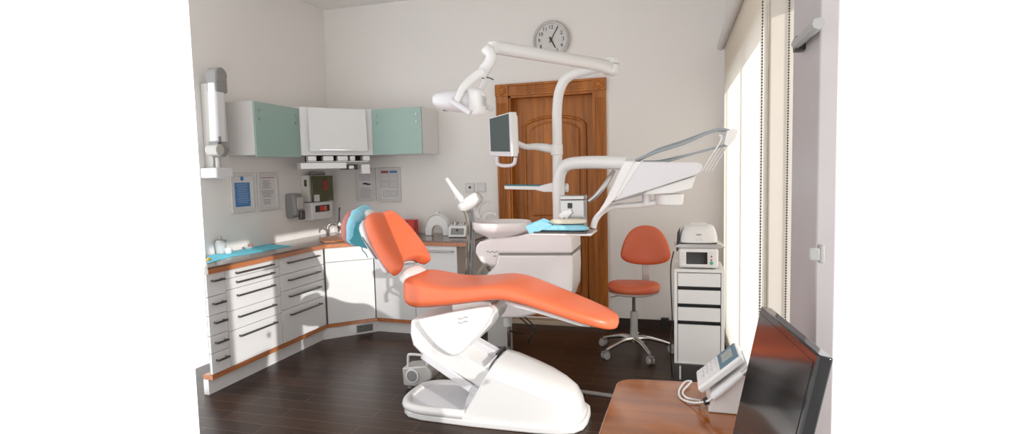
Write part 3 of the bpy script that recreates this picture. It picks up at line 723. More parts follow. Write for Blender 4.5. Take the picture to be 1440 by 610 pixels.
# small mark on the side plate
bm = B()
for (x, y, l) in ((644, 449, 7), (652, 447, 6), (644, 455, 7), (652, 453, 6)):
    p = A(x, y, YC-.2005); q = A(x+l, y-1, YC-.2005); tube(bm, [p, p.lerp(q, .3)+V((0, 0, .008)), p.lerp(q, .6)-V((0, 0, .002)), q+V((0, 0, .006))], .0018, n=6, k=4)
P('grey_lettering', bm, 'grey', ch)
P('seat_frame', box(-1.36, -1.10, YC-.13, YC+.13, .69, .765), 'metalgrey', ch, bevel=.006)
# ---- lift arm
def beam(p, q, hw_y, th, m_, name, y=YC):
    p = V(p); q = V(q); d_ = (q-p).normalized(); n_ = V((-d_.z, 0, d_.x))
    P(name, obx(B(), (p+q)/2, d_, V((0, 1, 0)), n_, (q-p).length, hw_y*2, th), m_, ch, bevel=.006)
beam((-1.50, YC, .455), (-1.04, YC, .225), .165, .125, 'plastic', 'lift_arm')
beam((-1.56, YC, .405), (-1.16, YC, .165), .170, .055, 'lav', 'lower_lift_arm')
beam((-1.42, YC+.09, .50), (-1.02, YC+.09, .30), .04, .05, 'lav', 'rear_link')
# ---- base cover
def hull(st, nm, m_, sub=0, bevel=.012):
    rings = []
    for (x, xs, hwb, hwt, zb, zt, r) in st:
        # bottom wide, crease, top narrower ; xs = shear of the top in x
        rings.append([V((x, YC-hwb, zb)), V((x+xs*.9, YC-hwb*.985, zt-(r))), V((x+xs, YC-hwt, zt-r*.25)), V((x+xs, YC-hwt*.5, zt)), V((x+xs, YC+hwt*.5, zt)), V((x+xs, YC+hwt, zt-r*.25)), V((x+xs*.9, YC+hwb*.985, zt-(r))), V((x, YC+hwb, zb))])
    return P(nm, loft(B(), rings), m_, ch, bevel=bevel, seg=3, smooth=50)
hull([(-1.285, .20, .225, .165, .035, .385, .05), (-1.10, .10, .235, .17, .035, .365, .055), (-.92, .04, .235, .165, .035, .325, .055), (-.78, .01, .23, .155, .035, .285, .055), (-.67, -.01, .215, .135, .035, .245, .055), (-.60, -.015, .185, .11, .035, .205, .05), (-.555, -.02, .13, .07, .035, .155, .04), (-.535, -.02, .06, .03, .035, .12, .03)], 'base_cover', 'plastic')
def slab(xs, z0, z1, nm, m_, bev):
    up_ = [V((x, YC-h, z0)) for x, h in xs]; dn = [V((x, YC+h, z0)) for x, h in reversed(xs)]
    return P(nm, prism(B(), up_+dn, (0, 0, z1-z0)), m_, ch, bevel=bev, seg=3)
slab([(-1.72, .10), (-1.70, .17), (-1.65, .215), (-1.55, .24), (-1.2, .255), (-.8, .25), (-.66, .235), (-.575, .20), (-.53, .14), (-.515, .06)], 0.0, .045, 'base_plate', 'plastic', .012)
# foot tray with raised rim
rim = [(-1.715, .05), (-1.70, .13), (-1.66, .19), (-1.58, .225), (-1.45, .235), (-1.26, .235)]
pts = [V((x, YC-h, .07)) for x, h in reversed(rim)]+[V((x, YC+h*.95, .07)) for x, h in rim]
P('foot_tray_rim', tube(B(), pts, .030, n=10, k=3), 'plastic', ch)
P('foot_tray', prism(B(), [V((p.x, p.y, .045)) for p in pts], (0, 0, .030)), 'lav', ch, bevel=.004)
P('bellows', poly([(650, 588), (656, 560), (668, 540), (676, 520), (690, 508), (680, 545), (662, 588)], YC-.15, .3), 'lav', ch, bevel=.004)
P('cover_slot', box(-1.115, -1.10, YC-.01, YC+.16, .30, .392), 'dark', ch)
# ---- foot controller on the floor
fx = AZ(585, 545, 0); fx = V((-1.83, 3.66, 0))
t = T('foot_controller', 'grey foot controller with a carrying handle on the floor behind the foot tray', 'foot control', fx)
def FA(x, y, dy=0): return A(x, y, 3.62+dy)
P('controller_body', prism(B(), [FA(x, y) for x, y in ((565, 517), (600, 514), (606, 522), (607, 533), (597, 540), (582, 544), (567, 542))], (0, .16, 0)), 'metalgrey', t, bevel=.012, seg=3)
P('round_dial', cyl(B(), FA(580, 528)-V((0, .012, 0)), FA(580, 528)+V((0, .01, 0)), .043), 'grey', t, bevel=.006)
P('dial_ring', lathe(B(), FA(580, 528)+V((0, .003, 0)), [(.052, 0), (.052, .01), (.044, .013)], axis=(0, -1, 0)), 'lav', t)
P('handle_bar', tube(B(), [FA(574, 520, .03), FA(574, 502, .03), FA(577, 498, .03), FA(597, 500, .03), FA(600, 505, .03), FA(602, 518, .03)], .010, n=10, k=3), 'lav', t)
q = FA(574, 547); P('rubber_foot', cyl(B(), (q.x, 3.66, 0), (q.x, 3.66, .05), .022), 'grey', t)
q = FA(599, 540); P('rubber_foot', cyl(B(), (q.x, 3.74, 0), (q.x, 3.74, .06), .02), 'grey', t)
# coiled cable on the floor
bm = B(); pts = []
c = AZ(640, 538, .01)
for i in range(70):
    a = i*.55; r_ = .095+.018*math.sin(i*.7); pts.append(V((c.x+r_*1.25*math.cos(a), c.y+.08+r_*math.sin(a), .009+.0006*i)))

P('coiled_cable', tube(bm, pts, .007, n=6, k=3), 'hosedark', label='dark cable coiled on the floor beside the chair base', cat='cable')

# ================================================================== DENTAL UNIT
YU = 4.15
un_ = T('dental_unit', 'white spittoon unit with column standing in front of the brown door', 'dental unit', (-1.1, 4.35, 0))
def U(x, y, Y=YU): return A(x, y, Y)
# lower body : front silhouette
lowp = [(700, 358), (804, 358), (805, 380), (804, 408), (797, 428), (775, 438), (757, 441), (735, 447), (700, 448), (690, 442), (684, 425), (683, 400), (684, 385), (697, 372)]
P('lower_body', prism(B(), [U(*p) for p in lowp], (0, .42, 0)), 'unitw', un_, bevel=.02, seg=4)
topp = [(669, 346), (674, 340), (690, 336), (728, 332), (745, 328), (796, 327), (803, 333), (804, 356.5), (702, 356.5), (697, 374), (686, 376), (675, 368), (668, 356)]
P('upper_body', prism(B(), [U(*p) for p in topp], (0, .44, 0)), 'unitw', un_, bevel=.018, seg=4)
P('body_seam', prism(B(), [U(702, 356), U(805, 356), U(805, 358.4), U(702, 358.4)], (0, .40, 0)), 'grey', un_)
bm = B()
for i in range(5): p = U(686+i*3.2, 353.5+(i % 2)*1.2, YU-.001); bx(bm, p.x-.006, p.x+.006, p.y-.002, p.y+.002, p.z-.003, p.z+.004)
p = U(696, 360, YU-.001); bx(bm, p.x-.012, p.x+.012, p.y-.002, p.y+.002, p.z-.003, p.z+.004)
P('small_lettering', bm, 'grey', un_)
# pillar foot
a = AZ(685, 479, 0); b = AZ(712, 479, 0)
P('pillar', box(a.x+.16, b.x+.165, 4.42, 4.56, 0, .46), 'metalgrey', un_, bevel=.006)
P('pillar_edge', box(b.x+.165, b.x+.185, 4.40, 4.425, 0, .42), 'chrome', un_)
c = (a+b)/2
P('pillar_pedal', box(c.x+.09, c.x+.23, 4.34, 4.43, .03, .10), 'dark', un_, bevel=.01)
P('drain_fitting', cyl(B(), U(714, 458, 4.3), U(714, 444, 4.3), .036), 'plastic', un_, bevel=.004)
# spittoon bowl
c = U(706, 312, 4.30)
P('spittoon_bowl', lathe(B(), c+V((0, 0, -.03)), [(.08, -.10), (.13, -.085), (.185, -.06), (.222, -.035), (.236, -.015), (.240, .025), (.236, .036), (.226, .036), (.210, .018), (.14, -.02), (.05, -.045), (.01, -.05)], n=56), 'unitw', un_)
P('bowl_neck', lathe(B(), c+V((.0, 0, -.17)), [(.15, 0), (.12, .03), (.10, .08)], n=40), 'unitw', un_)
# faucets of the spittoon
P('cup_filler', tube(B(), [U(674, 306, 4.36), U(671, 298, 4.36), U(673, 290, 4.36), U(679, 284, 4.36), U(687, 281, 4.36), U(690, 285, 4.36)], [.018, .022, .02, .017, .013, .009], n=14), 'plastic', un_)
P('bowl_rinser', tube(B(), [U(681, 308, 4.38), U(682, 302, 4.38), U(687, 299, 4.38), U(695, 301, 4.38), U(697, 305, 4.38)], [.022, .022, .018, .014, .011], n=14), 'plastic', un_)
# assistant console with suction holders
P('assistant_stem', tube(B(), [U(662, 352, 4.40), U(662, 325, 4.38), U(660, 300, 4.36), U(658, 286, 4.34)], .035, n=16), 'plastic', un_)
a = U(650, 292, 4.24); b = U(672, 277, 4.24); dd = (b-a).normalized()
rr = [sring(a-dd*.02, (0, 1, 0), dd.cross(V((0, 1, 0))), .05, .03, 20, 3), sring(a, (0, 1, 0), dd.cross(V((0, 1, 0))), .07, .052, 20, 3), sring(b, (0, 1, 0), dd.cross(V((0, 1, 0))), .07, .056, 20, 3), sring(b+dd*.025, (0, 1, 0), dd.cross(V((0, 1, 0))), .05, .034, 20, 3)]
P('assistant_console', loft(B(), rr), 'plastic', un_, sub=1)
for i, ((x0, y0), (x1, y1), r_, yy) in enumerate((((650, 284), (628, 251), [.020, .022, .016, .013], 4.18), ((656, 287), (636, 262), [.018, .018, .014, .012], 4.22), ((644, 280), (640, 270), [.022, .022, .02, .018], 4.26))):
    P('suction_handpiece', tube(B(), [U(x0, y0, yy), U(x0+(x1-x0)*.4, y0+(y1-y0)*.4, yy), U(x0+(x1-x0)*.8, y0+(y1-y0)*.8, yy), U(x1, y1, yy)], r_, n=14, k=3), ('plastic', 'lav', 'plastic')[i], un_)
for i, (dx, yy) in enumerate(((0, 4.20), (5, 4.24), (9, 4.28))):
    P('suction_hose', tube(B(), [U(650+dx*.6, 290, yy), U(655+dx, 302, yy), U(658+dx*.8, 320, yy), U(657+dx*.8, 345, yy), U(655+dx*.9, 378, yy), U(656+dx, 392, yy+.06), U(672, 402, yy+.1)], .010, n=10), 'hosedark' if i < 2 else 'hose', un_)
P('black_hoses', tube(B(), [U(672, 400, 4.1), U(671, 388, 4.1), U(676, 378, 4.1), U(684, 372, 4.12), U(688, 380, 4.16)], .012, n=8), 'hosedark', un_)
# column and lamp arm
cx = U(783, 200, 4.30)
P('column', tube(B(), [V((cx.x-.008, 4.32, .95)), V((cx.x-.004, 4.32, 1.4)), V((cx.x, 4.32, 1.9)), V((cx.x+.002, 4.32, 2.02)), V((cx.x+.02, 4.32, 2.16)), V((cx.x+.075, 4.31, 2.26)), V((cx.x+.18, 4.305, 2.305)), V((cx.x+.36, 4.30, 2.33))], .038, n=20), 'plastic', un_)
jt = U(860, 94, 4.30)
P('lamp_arm_joint', (lambda b: (cyl(b, jt+V((0, 0, -.055)), jt+V((0, 0, .015)), .062), cyl(b, jt+V((0, 0, .018)), jt+V((0, 0, .065)), .060), b)[-1])(B()), 'plastic', un_, bevel=.008)
je = A(694, 66, 3.42)
P('lamp_arm', tube(B(), [jt+V((.02, .02, -.02)), jt.lerp(je, .15), jt.lerp(je, .6), jt.lerp(je, .92), je], [.052, .046, .042, .042, .036], n=18, k=3), 'plastic', un_)
P('arm_end_joint', (lambda b: (cyl(b, je+V((0, 0, -.045)), je+V((0, 0, .03)), .036), b)[-1])(B()), 'plastic', un_, bevel=.006)
# lamp head
YL = 3.36
def Lp(x, y, Y=YL): return A(x, y, Y)
P('lamp_drop_arm', tube(B(), [Lp(683, 68), Lp(690, 76), Lp(689, 86), Lp(681, 98), Lp(677, 108)], [.036, .034, .034, .036, .034], n=16), 'plastic', un_)
P('lamp_yoke', tube(B(), [Lp(680, 100, YL-.06), Lp(668, 107, YL-.08), Lp(652, 122, YL-.12), Lp(642, 142, YL-.14)], [.026, .026, .022, .018], n=12, flat=.5, side=(0, 1, 0)), 'plastic', un_)
P('lamp_yoke', tube(B(), [Lp(682, 102, YL+.03), Lp(682, 114, YL+.06), Lp(676, 126, YL+.08), Lp(668, 136, YL+.08)], [.022, .020, .018, .016], n=12, flat=.5, side=(0, 1, 0)), 'plastic', un_)
P('yoke_lever', tube(B(), [Lp(678, 110), Lp(686, 109), Lp(694, 112)], .004, n=8, k=3), 'bar', un_)
hc_ = Lp(653, 146)
ax_ = (Lp(684, 150)-Lp(625, 142)).normalized(); nn_ = V((0, 1, 0)); up_ = nn_.cross(ax_)*-1
rr = []
for t_, ru, rw, off in ((-.20, .05, .026, -.008), (-.19, .085, .045, -.005), (-.13, .115, .062, .0), (-.05, .125, .072, .012), (.03, .115, .072, .018), (.07, .09, .06, .02)):
    rr.append(sring(hc_+ax_*t_+V((0, 0, off)), nn_, V((0, 0, 1)), ru, rw, 22, 2.4))
P('lamp_head', loft(B(), rr), 'lav', un_, sub=1)
rc = Lp(670, 143); 
rr = []
for t_, ru, rw in ((-.05, .07, .075), (-.01, .085, .092), (.03, .08, .086), (.05, .06, .062)):
    rr.append(sring(rc+ax_*t_, nn_, V((0, 0, 1)), ru, rw, 20, 3.2))
P('lamp_reflector', loft(B(), rr), 'tissue', un_, sub=1, label='bright white ribbed reflector')
bm = B()
for i in range(4): p = rc+ax_*.052+V((0, -.035+i*.022, .01)); bx(bm, p.x-.004, p.x+.004, p.y-.004, p.y+.004, p.z-.03, p.z+.03)
P('reflector_ribs', bm, 'frame', un_)
p = Lp(633, 154.5); P('lamp_sensor', lathe(B(), p+V((0, 0, -.004)), [(.045, 0), (.045, .014), (.02, .016)], axis=(0, 0, 1)), 'dark', un_)
a = Lp(634, 141, YL-.14); b = Lp(662, 159, YL-.14)
P('lamp_handle', tube(B(), [a, a.lerp(b, .5), b], .019, n=12, k=2), 'lav', un_)
a = Lp(676, 145, YL+.10); b = Lp(692, 154, YL+.10)
P('lamp_handle', tube(B(), [a, a.lerp(b, .5), b], .016, n=12, k=2), 'lav', un_)
# monitor on arm
mt = T('patient_monitor', 'white framed patient monitor with a grey screen on the unit column', 'monitor', U(709, 232, 3.95))
TL, TR_, BR, BL = A(687, 166, 4.12), A(718, 157, 3.94), A(722, 220, 3.94), A(692, 219, 4.12)
BL = V((TL.x+.004, TL.y, BL.z)); BR = V((TR_.x+.004, TR_.y, BR.z))
cen = (TL+TR_+BR+BL)/4
mx = ((TR_-TL)+(BR-BL)).normalized(); mz = ((TL-BL)+(TR_-BR)).normalized(); mn = mx.cross(mz).normalized()
mback = mn if mn.y > 0 else -mn
q = [TL, TR_, BR, BL]
P('monitor_housing', prism(B(), q, mback*.055), 'plastic', mt, bevel=.006)
def inset(q, f): c_ = sum(q, V((0, 0, 0)))/4; return [c_+(p-c_)*f for p in q]
P('monitor_back', prism(B(), [p+mback*.05 for p in inset(q, .88)], mback*.03), 'plastic', mt, bevel=.01)
P('bezel', prism(B(), [p-mback*.002 for p in inset(q, .97)], mback*.006), 'lav', mt)
c_ = cen+mz*.012
P('screen', prism(B(), [c_+((p-cen)*.85)-mback*.006 for p in q], mback*.006), 'screen', mt)
P('lower_grip', tube(B(), [A(699, 220, 4.10), A(700, 230, 4.10), A(709, 233, 4.06), A(722, 231, 4.0), A(725, 221, 3.98)], .014, n=10), 'lav', mt)
P('monitor_arm', tube(B(), [cen+mback*.10+V((0, 0, -.03)), U(738, 206, 4.20), U(752, 206, 4.26), U(768, 208, 4.30), U(783, 211, 4.32)], [.020, .022, .026, .034, .030], n=14, k=4), 'plastic', un_)
P('arm_collar', cyl(B(), U(783, 218, 4.32), U(783, 203, 4.32), .047), 'plastic', un_, bevel=.004)
# small upper tray
a = U(709, 264, 4.20); b = U(773, 264, 4.26)
bm = prism(B(), [U(709, 266, 4.18), U(709, 261, 4.18), U(757, 261.5, 4.22), U(775, 257, 4.24), U(790, 258, 4.26), U(790, 270, 4.26), U(765, 270, 4.24), U(752, 267, 4.22)], (0, .12, 0))
P('glass_tray_arm', bm, 'plastic', un_, bevel=.006)
P('tray_glass_edge', prism(B(), [U(710, 260.8, 4.18), U(710, 259.6, 4.18), U(758, 260, 4.22), U(758, 261.2, 4.22)], (0, .12, 0)), 'teal', un_)
P('tray_clamp', cyl(B(), U(788, 264, 4.28), U(799, 264, 4.28), .034), 'plastic', un_, bevel=.006)
# thick delivery pipe
px = U(786, 290, 4.22)
P('delivery_pipe', tube(B(), [V((px.x, 4.22, 1.08)), V((px.x, 4.22, 1.3)), V((px.x, 4.22, 1.46)), V((px.x+.015, 4.215, 1.545)), V((px.x+.06, 4.20, 1.60)), V((px.x+.14, 4.18, 1.618)), V((px.x+.30, 4.10, 1.618)), A(885, 229, 3.92)], .047, n=20), 'plastic', un_)
# doctor table (instrument delivery head)
YT = 3.66
def D(x, y, Y=YT): return A(x, y, Y)
P('table_body', prism(B(), [D(*p) for p in ((893, 227), (981, 228), (987, 231), (988, 236), (984, 243), (975, 247), (911, 268), (862, 283), (866, 276))], (0, .34, 0)), 'lav', un_, bevel=.008, seg=3)
P('table_front_band', prism(B(), [D(*p, YT-.012) for p in ((878, 226), (893, 226.5), (866, 278), (843, 302), (836, 306), (850, 284))], (0, .36, 0)), 'plastic', un_, bevel=.008, seg=3)
P('table_edge', prism(B(), [D(*p, YT-.006) for p in ((893, 227), (902, 227.5), (870, 276), (860, 279))], (0, .02, 0)), 'plastic', un_, bevel=.003)
P('table_underside', prism(B(), [D(*p, YT+.03) for p in ((979, 247), (973, 265), (945, 272), (905, 274), (868, 283), (911, 268))], (0, .27, 0)), 'plastic', un_, bevel=.006)
P('front_grip', tube(B(), [D(828, 283, YT-.02), D(838, 275, YT-.02), D(849, 262, YT-.02), D(857, 250, YT-.01), D(863, 240, YT+.03)], [.012, .016, .018, .016, .012], n=10), 'steel', un_)
P('swivel_post', cyl(B(), D(909, 288, YT+.15), D(909, 266, YT+.15), .027), 'plastic', un_)
P('swivel_joint', cyl(B(), D(941, 288, YT+.15), D(941, 272, YT+.15), .085, .095, n=36), 'plastic', un_, bevel=.01, seg=3)
P('control_display', prism(B(), [D(*p, YT+.005) for p in ((886, 268), (908, 270), (902, 275), (860, 285))], (0, .2, 0)), 'grey', un_)
# lower support arm to the tissue tray
P('tray_arm', tube(B(), [D(932, 283, YT+.15), D(905, 287, YT+.15), D(880, 289, YT+.14), D(862, 291, YT+.14), D(848, 297, YT+.14), D(838, 308, YT+.14), D(834, 320, YT+.14)], [.020, .020, .018, .018, .020, .022, .022], n=12), 'plastic', un_)
tray_z = D(800, 325, 3.80).z
a = D(746, 325, 3.80); b = D(836, 325, 3.80)
tt = P('instrument_tray', box(a.x+.03, b.x, 3.66, 3.96, tray_z-.018, tray_z), 'plastic', un_, bevel=.008)
# whip arms and hoses
for i in range(4):
    dy = i*.045; k = i*1.2
    P('instrument_whip', tube(B(), [D(893+k, 226, YT+.06+dy), D(925, 213-k*.6, YT+.06+dy), D(960, 202-k*.8, YT+.07+dy), D(995, 187-k*.2, YT+.07+dy), D(1012, 182+k*.3, YT+.08+dy), D(1026, 184, YT+.08+dy)], .0105, n=10), 'hose', un_)
for i in range(3):
    dy = i*.05
    P('instrument_hose', tube(B(), [D(905+i*8, 227, YT+.08+dy), D(935, 227-i, YT+.08+dy), D(975, 216, YT+.08+dy), D(1005, 208, YT+.08+dy), D(1024, 204-i, YT+.09+dy)], .0075, n=10), 'hose', un_)
P('whip_thin_cord', tube(B(), [D(940, 219, YT+.1), D(955, 212, YT+.1), D(975, 203, YT+.1), D(1000, 193, YT+.1)], .003, n=6), 'lav', un_)
P('whip_block', prism(B(), [D(*p, YT+.05) for p in ((1022, 184), (1030, 181), (1038, 183), (1034, 196), (1024, 206), (1018, 203))], (0, .22, 0)), 'plastic', un_, bevel=.006)
for i in range(4):
    x0 = 1011+i*4.5; dy = .02+i*.05
    P('instrument_hook', tube(B(), [D(x0, 190, YT+.05+dy), D(x0+4, 192, YT+.05+dy), D(x0+1, 201, YT+.05+dy), D(x0-10, 218, YT+.05+dy), D(x0-24, 241, YT+.05+dy)], [.008, .007, .005, .0035, .0035], n=8), 'plastic', un_)
# things on the tray
zt = tray_z
def cloth(name, label, pts, z, th, m_, seed, amp=.006):
    """low folded sheet with an uneven top"""
    random.seed(seed); bm = B(); n = len(pts)
    c_ = sum(pts, V((0, 0, 0)))/n
    rings = []
    for s_, zz in ((1.0, 0), (1.02, th*.4), (.93, th), (.55, th*1.15), (.2, th*1.1)):
        rings.append([V((c_.x+(p.x-c_.x)*s_+random.uniform(-amp, amp)*.6, c_.y+(p.y-c_.y)*s_, z+zz+(random.uniform(-amp, amp)*.5 if zz else 0))) for p in pts])
    loft(bm, rings)
    return P(name, bm, m_, label=label, cat='tray liner' if 'liner' in label else 'tissue', sub=1)
x0, x1 = a.x, b.x
P('black_clip_tray', box(x0+.06, x1-.03, 3.655, 3.775, zt+.0005, zt+.012), 'bar', label='thin dark metal tray lying on the white instrument tray', cat='tray', bevel=.004)
cloth('blue_napkin', 'crumpled blue tray liner lying on the dark instrument tray', [V((x0+.06+.37*t_, 3.665, 0)) for t_ in (0, .2, .4, .6, .8, 1)]+[V((x0+.43-.38*t_, 3.77, 0)) for t_ in (0, .25, .5, .75, 1)], zt+.013, .035, 'blue', 2)
bm = B()
q = [D(738, 318, 3.66), D(760, 310, 3.66), D(776, 316, 3.66), D(757, 326, 3.66), D(744, 329, 3.66)]
prism(bm, q, (0, .012, 0)); prism(bm, [p+V((.01, .05, .01)) for p in q], (0, .012, 0))
P('hanging_napkin', bm, 'blue', label='blue napkin corner hanging over the left end of the tray', cat='napkin', bevel=.004)
cloth('glove_tissue', 'pale cream crumpled tissue lying on top of the blue liner', [V((x0+.14, 3.70, 0)), V((x0+.22, 3.685, 0)), V((x0+.32, 3.68, 0)), V((x0+.41, 3.69, 0)), V((x0+.415, 3.73, 0)), V((x0+.36, 3.765, 0)), V((x0+.24, 3.765, 0)), V((x0+.15, 3.75, 0))], zt+.057, .034, mat('cream_tissue', (.66, .62, .50), .7, bump=.3, bscale=30), 4, .014)
# steel tissue box behind
YB2 = 3.80
a = U(788, 300, YB2); b = U(821.5, 300, YB2); zt1 = U(804, 275, YB2).z
t = T('steel_container', 'square brushed steel tissue container behind the blue tray liner', 'container', ((a.x+b.x)/2, YB2+.07, zt+.001))
P('container_body', box(a.x, b.x, YB2, YB2+.145, zt+.001, zt1-.030), 'steel', t, bevel=.004)
P('container_lid', box(a.x-.002, b.x+.002, YB2-.002, YB2+.147, zt1-.028, zt1), 'steel', t, bevel=.004)
p = U(801.5, 289, YB2); P('square_mark', box(p.x-.016, p.x+.016, YB2-.006, YB2+.001, p.z-.018, p.z+.018), 'dark', t, bevel=.003)
p = U(798, 299, YB2)
random.seed(8); rr = []
for z_, s_ in ((-.035, .040), (-.015, .045), (.005, .034), (.022, .012)):
    rr.append([p+V((math.cos(q_*PI/6)*s_*random.uniform(.7, 1.25)+z_*.5, math.sin(q_*PI/6)*s_*.3-.014, z_+random.uniform(-.008, .008))) for q_ in range(12)])
P('pulled_tissue', loft(B(), rr), 'tissue', t)
# black cables under the unit
for i, pp in enumerate(([(705, 446), (712, 460), (722, 467), (735, 470)], [(728, 444), (742, 456), (752, 466), (748, 471), (742, 480)], [(735, 443), (748, 455), (753, 464), (747, 473), (742, 484)])):
    P('floor_cable', tube(B(), [V((lambda q: (q.x, q.y, max(q.z, .008)))(A(x, y, 4.45+i*.06))) for x, y in pp], .006, n=6), 'dark', label=('short black cable curving out of the unit pillar', 'black cable looping to the floor below the unit, left one', 'black cable looping to the floor below the unit, right one')[i], cat='cable')

# ================================================================== STOOL
sx, sy = -.335, 4.80
st = T('operator_stool', 'orange operator stool with rounded triangular backrest and five castors', 'stool', (sx, sy, 0))
rr = []
for z, s_ in ((.535, .80), (.540, .93), (.565, 1.0), (.590, .96), (.603, .80), (.600, .45), (.595, .2)):
    rr.append([V((sx+.225*s_*math.copysign(abs(math.cos(a))**.9, math.cos(a)), sy+.205*s_*math.sin(a), z+.012*abs(math.cos(a))**2*(1 if z > .58 else 0))) for a in [2*PI*i/32 for i in range(32)]])
P('seat', loft(B(), rr), 'orange2', st, sub=1)
P('seat_pan', lathe(B(), (sx, sy, .520), [(.19, 0), (.215, .012), (.20, .020)], n=36), 'metalgrey', st)
# backrest
bcx, bcy = -.245, 5.00
out = [(0, 1.072), (.055, 1.067), (.105, 1.046), (.145, 1.008), (.175, .955), (.197, .895), (.211, .84), (.214, .80), (.192, .77), (.155, .748), (.10, .733), (.04, .726), (-.04, .726), (-.10, .733), (-.155, .748), (-.192, .77), (-.214, .80), (-.211, .84), (-.197, .895), (-.175, .955), (-.145, 1.008), (-.105, 1.046), (-.055, 1.067)]
rr = []
for s_, dy in ((.90, .05), (1.0, .038), (1.02, .012), (.97, -.012), (.85, -.022), (.5, -.020), (.2, -.018)):
    rr.append([V((bcx+x*s_, bcy+dy+.9*(x*s_)**2*-1, .885+(z-.885)*s_)) for x, z in out])
P('backrest', loft(B(), rr), 'orange2', st, sub=1)
P('back_bracket', (lambda b: (bx(b, bcx-.032, bcx+.032, 5.02, 5.035, .62, .84), bx(b, bcx-.032, bcx+.032, 4.85, 5.035, .520, .535), bx(b, bcx-.032, bcx+.032, 5.02, 5.035, .52, .63), b)[-1])(B()), 'metalgrey', st, bevel=.004)
P('gas_lift', (lambda b: (cyl(b, (sx, sy, .36), (sx, sy, .52), .014), cyl(b, (sx, sy, .50), (sx, sy, .522), .045), b)[-1])(B()), 'bar', st)
P('column_sleeve', cyl(B(), (sx, sy, .10), (sx, sy, .36), .034, .030), 'metalgrey', st, bevel=.004)
P('height_lever', tube(B(), [(sx, sy, .505), (sx-.10, sy-.03, .50), (sx-.19, sy-.06, .485)], .004, n=8), 'steel', st)
for k in range(5):
    a = R(-62+72*k); dx_, dy_ = math.cos(a), math.sin(a); e = V((sx+.30*dx_, sy+.30*dy_, .075))
    leg = P('leg', tube(B(), [V((sx+.02*dx_, sy+.02*dy_, .125)), V((sx+.12*dx_, sy+.12*dy_, .125)), V((sx+.23*dx_, sy+.23*dy_, .098)), e], [.024, .020, .017, .015], n=10), 'chrome', st)
    sd = V((-dy_, dx_, 0)); w_ = V((e.x+.012*dx_, e.y+.012*dy_, .032)); bm = B()
    for s_ in (-1, 1): cyl(bm, w_+sd*s_*.008, w_+sd*s_*.027, .032, .030, n=20)
    P('castor', bm, 'metalgrey', leg, bevel=.003)
    bm = B(); cyl(bm, (e.x, e.y, .06), (e.x, e.y, .09), .008, n=8); obx(bm, w_+V((0, 0, .028)), V((dx_, dy_, 0)), sd, V((0, 0, 1)), .05, .046, .012)
    P('castor_hood', bm, 'grey', leg)

# ================================================================== DRAWER TOWER
yd = 4.20
bxn = T('dark_plinth_box', 'low dark grey box on the floor carrying the white drawer tower', 'box', (.17, 4.4, 0))
P('casing', box(-.006, .335, yd-.01, yd+.40, .002, .134), 'bar', bxn, bevel=.004)
P('white_strip', box(.030, .042, yd-.014, yd-.010, .02, .12), 'paper', bxn)
P('printed_label', box(.155, .27, yd-.014, yd-.010, .025, .095), 'paper', bxn)
bm = B(); random.seed(2)
for i in range(8): xx = .162+random.random()*.08; zz = .03+i*.0075; bx(bm, xx, xx+random.uniform(.012, .03), yd-.016, yd-.013, zz, zz+.003)
P('label_print', bm, 'ink', bxn)
t = T('drawer_tower', 'tall narrow white drawer tower with three open slots by the window', 'drawer unit', (.17, 4.4, .135))
x0, x1, z0, z1 = -.005, .340, .135, .832
bm = B(); bx(bm, x0, x0+.022, yd, yd+.40, z0, z1-.02); bx(bm, x1-.022, x1, yd, yd+.40, z0, z1-.02); bx(bm, x0+.022, x1-.022, yd+.39, yd+.40, z0, z1-.02); bx(bm, x0+.022, x1-.022, yd, yd+.39, z0, z0+.01)
P('carcass', bm, 'cab', t, bevel=.001)
P('top_board', box(x0, x1, yd-.002, yd+.40, z1-.022, z1), 'cab', t, bevel=.002)
P('dark_interior', box(x0+.0225, x1-.0225, yd+.05, yd+.38, z0+.012, z1-.023), 'dark', t)
zz = [(.804, .705), (.680, .578), (.552, .452)]
for a, b in zz: P('drawer_front', box(x0+.026, x1-.026, yd+.004, yd+.024, b+.002, a), 'cab', t, bevel=.0015)
P('lower_door', box(x0+.026, x1-.026, yd+.004, yd+.024, z0+.003, .425), 'cab', t, bevel=.0015)
# control unit and steriliser on top
t = T('touch_control_unit', 'white apparatus with a black display on top of the drawer tower', 'apparatus', (.17, 4.35, .833))
P('housing', box(.028, .300, yd+.02, yd+.30, .838, .985), 'plastic', t, bevel=.020, seg=4)
P('feet', (lambda b: (bx(b, .06, .09, yd+.06, yd+.26, .833, .84), bx(b, .24, .27, yd+.06, yd+.26, .833, .84), b)[-1])(B()), 'dark', t)
P('display', box(.080, .225, yd+.016, yd+.022, .868, .955), 'glossblack', t, bevel=.003)
for (x, z, m_, r_) in ((.055, .95, 'lav', .006), (.055, .925, 'lav', .006), (.055, .90, 'lav', .006), (.055, .875, 'lav', .006), (.252, .95, 'lav', .006), (.252, .925, 'inkred', .006), (.252, .90, 'inkred', .006), (.252, .878, 'button', .012)):
    P('button', cyl(B(), (x, yd+.022, z), (x, yd+.014, z), r_, n=14), m_, t)
t = T('wire_holder', 'thin grey wire tray between the white apparatus and the toaster-shaped unit', 'tray', (.17, 4.35, .986))
bm = B()
prism(bm, [V((-.005, yd+.02, .992)), V((.03, yd+.02, 1.012)), V((.31, yd+.02, 1.012)), V((.345, yd+.02, .990)), V((.30, yd+.02, .986)), V((.04, yd+.02, .986))], (0, .26, 0))
P('tray_plate', bm, 'steel', t)
P('black_bracket', prism(B(), [V((.022, yd+.06, .95)), V((.010, yd+.06, .96)), V((.018, yd+.06, 1.09)), V((.038, yd+.06, 1.13)), V((.034, yd+.06, 1.03))], (0, .05, 0)), 'dark', t)
t = T('handpiece_steriliser', 'rounded white toaster-shaped unit topmost on the drawer tower', 'apparatus', (.17, 4.35, 1.013))
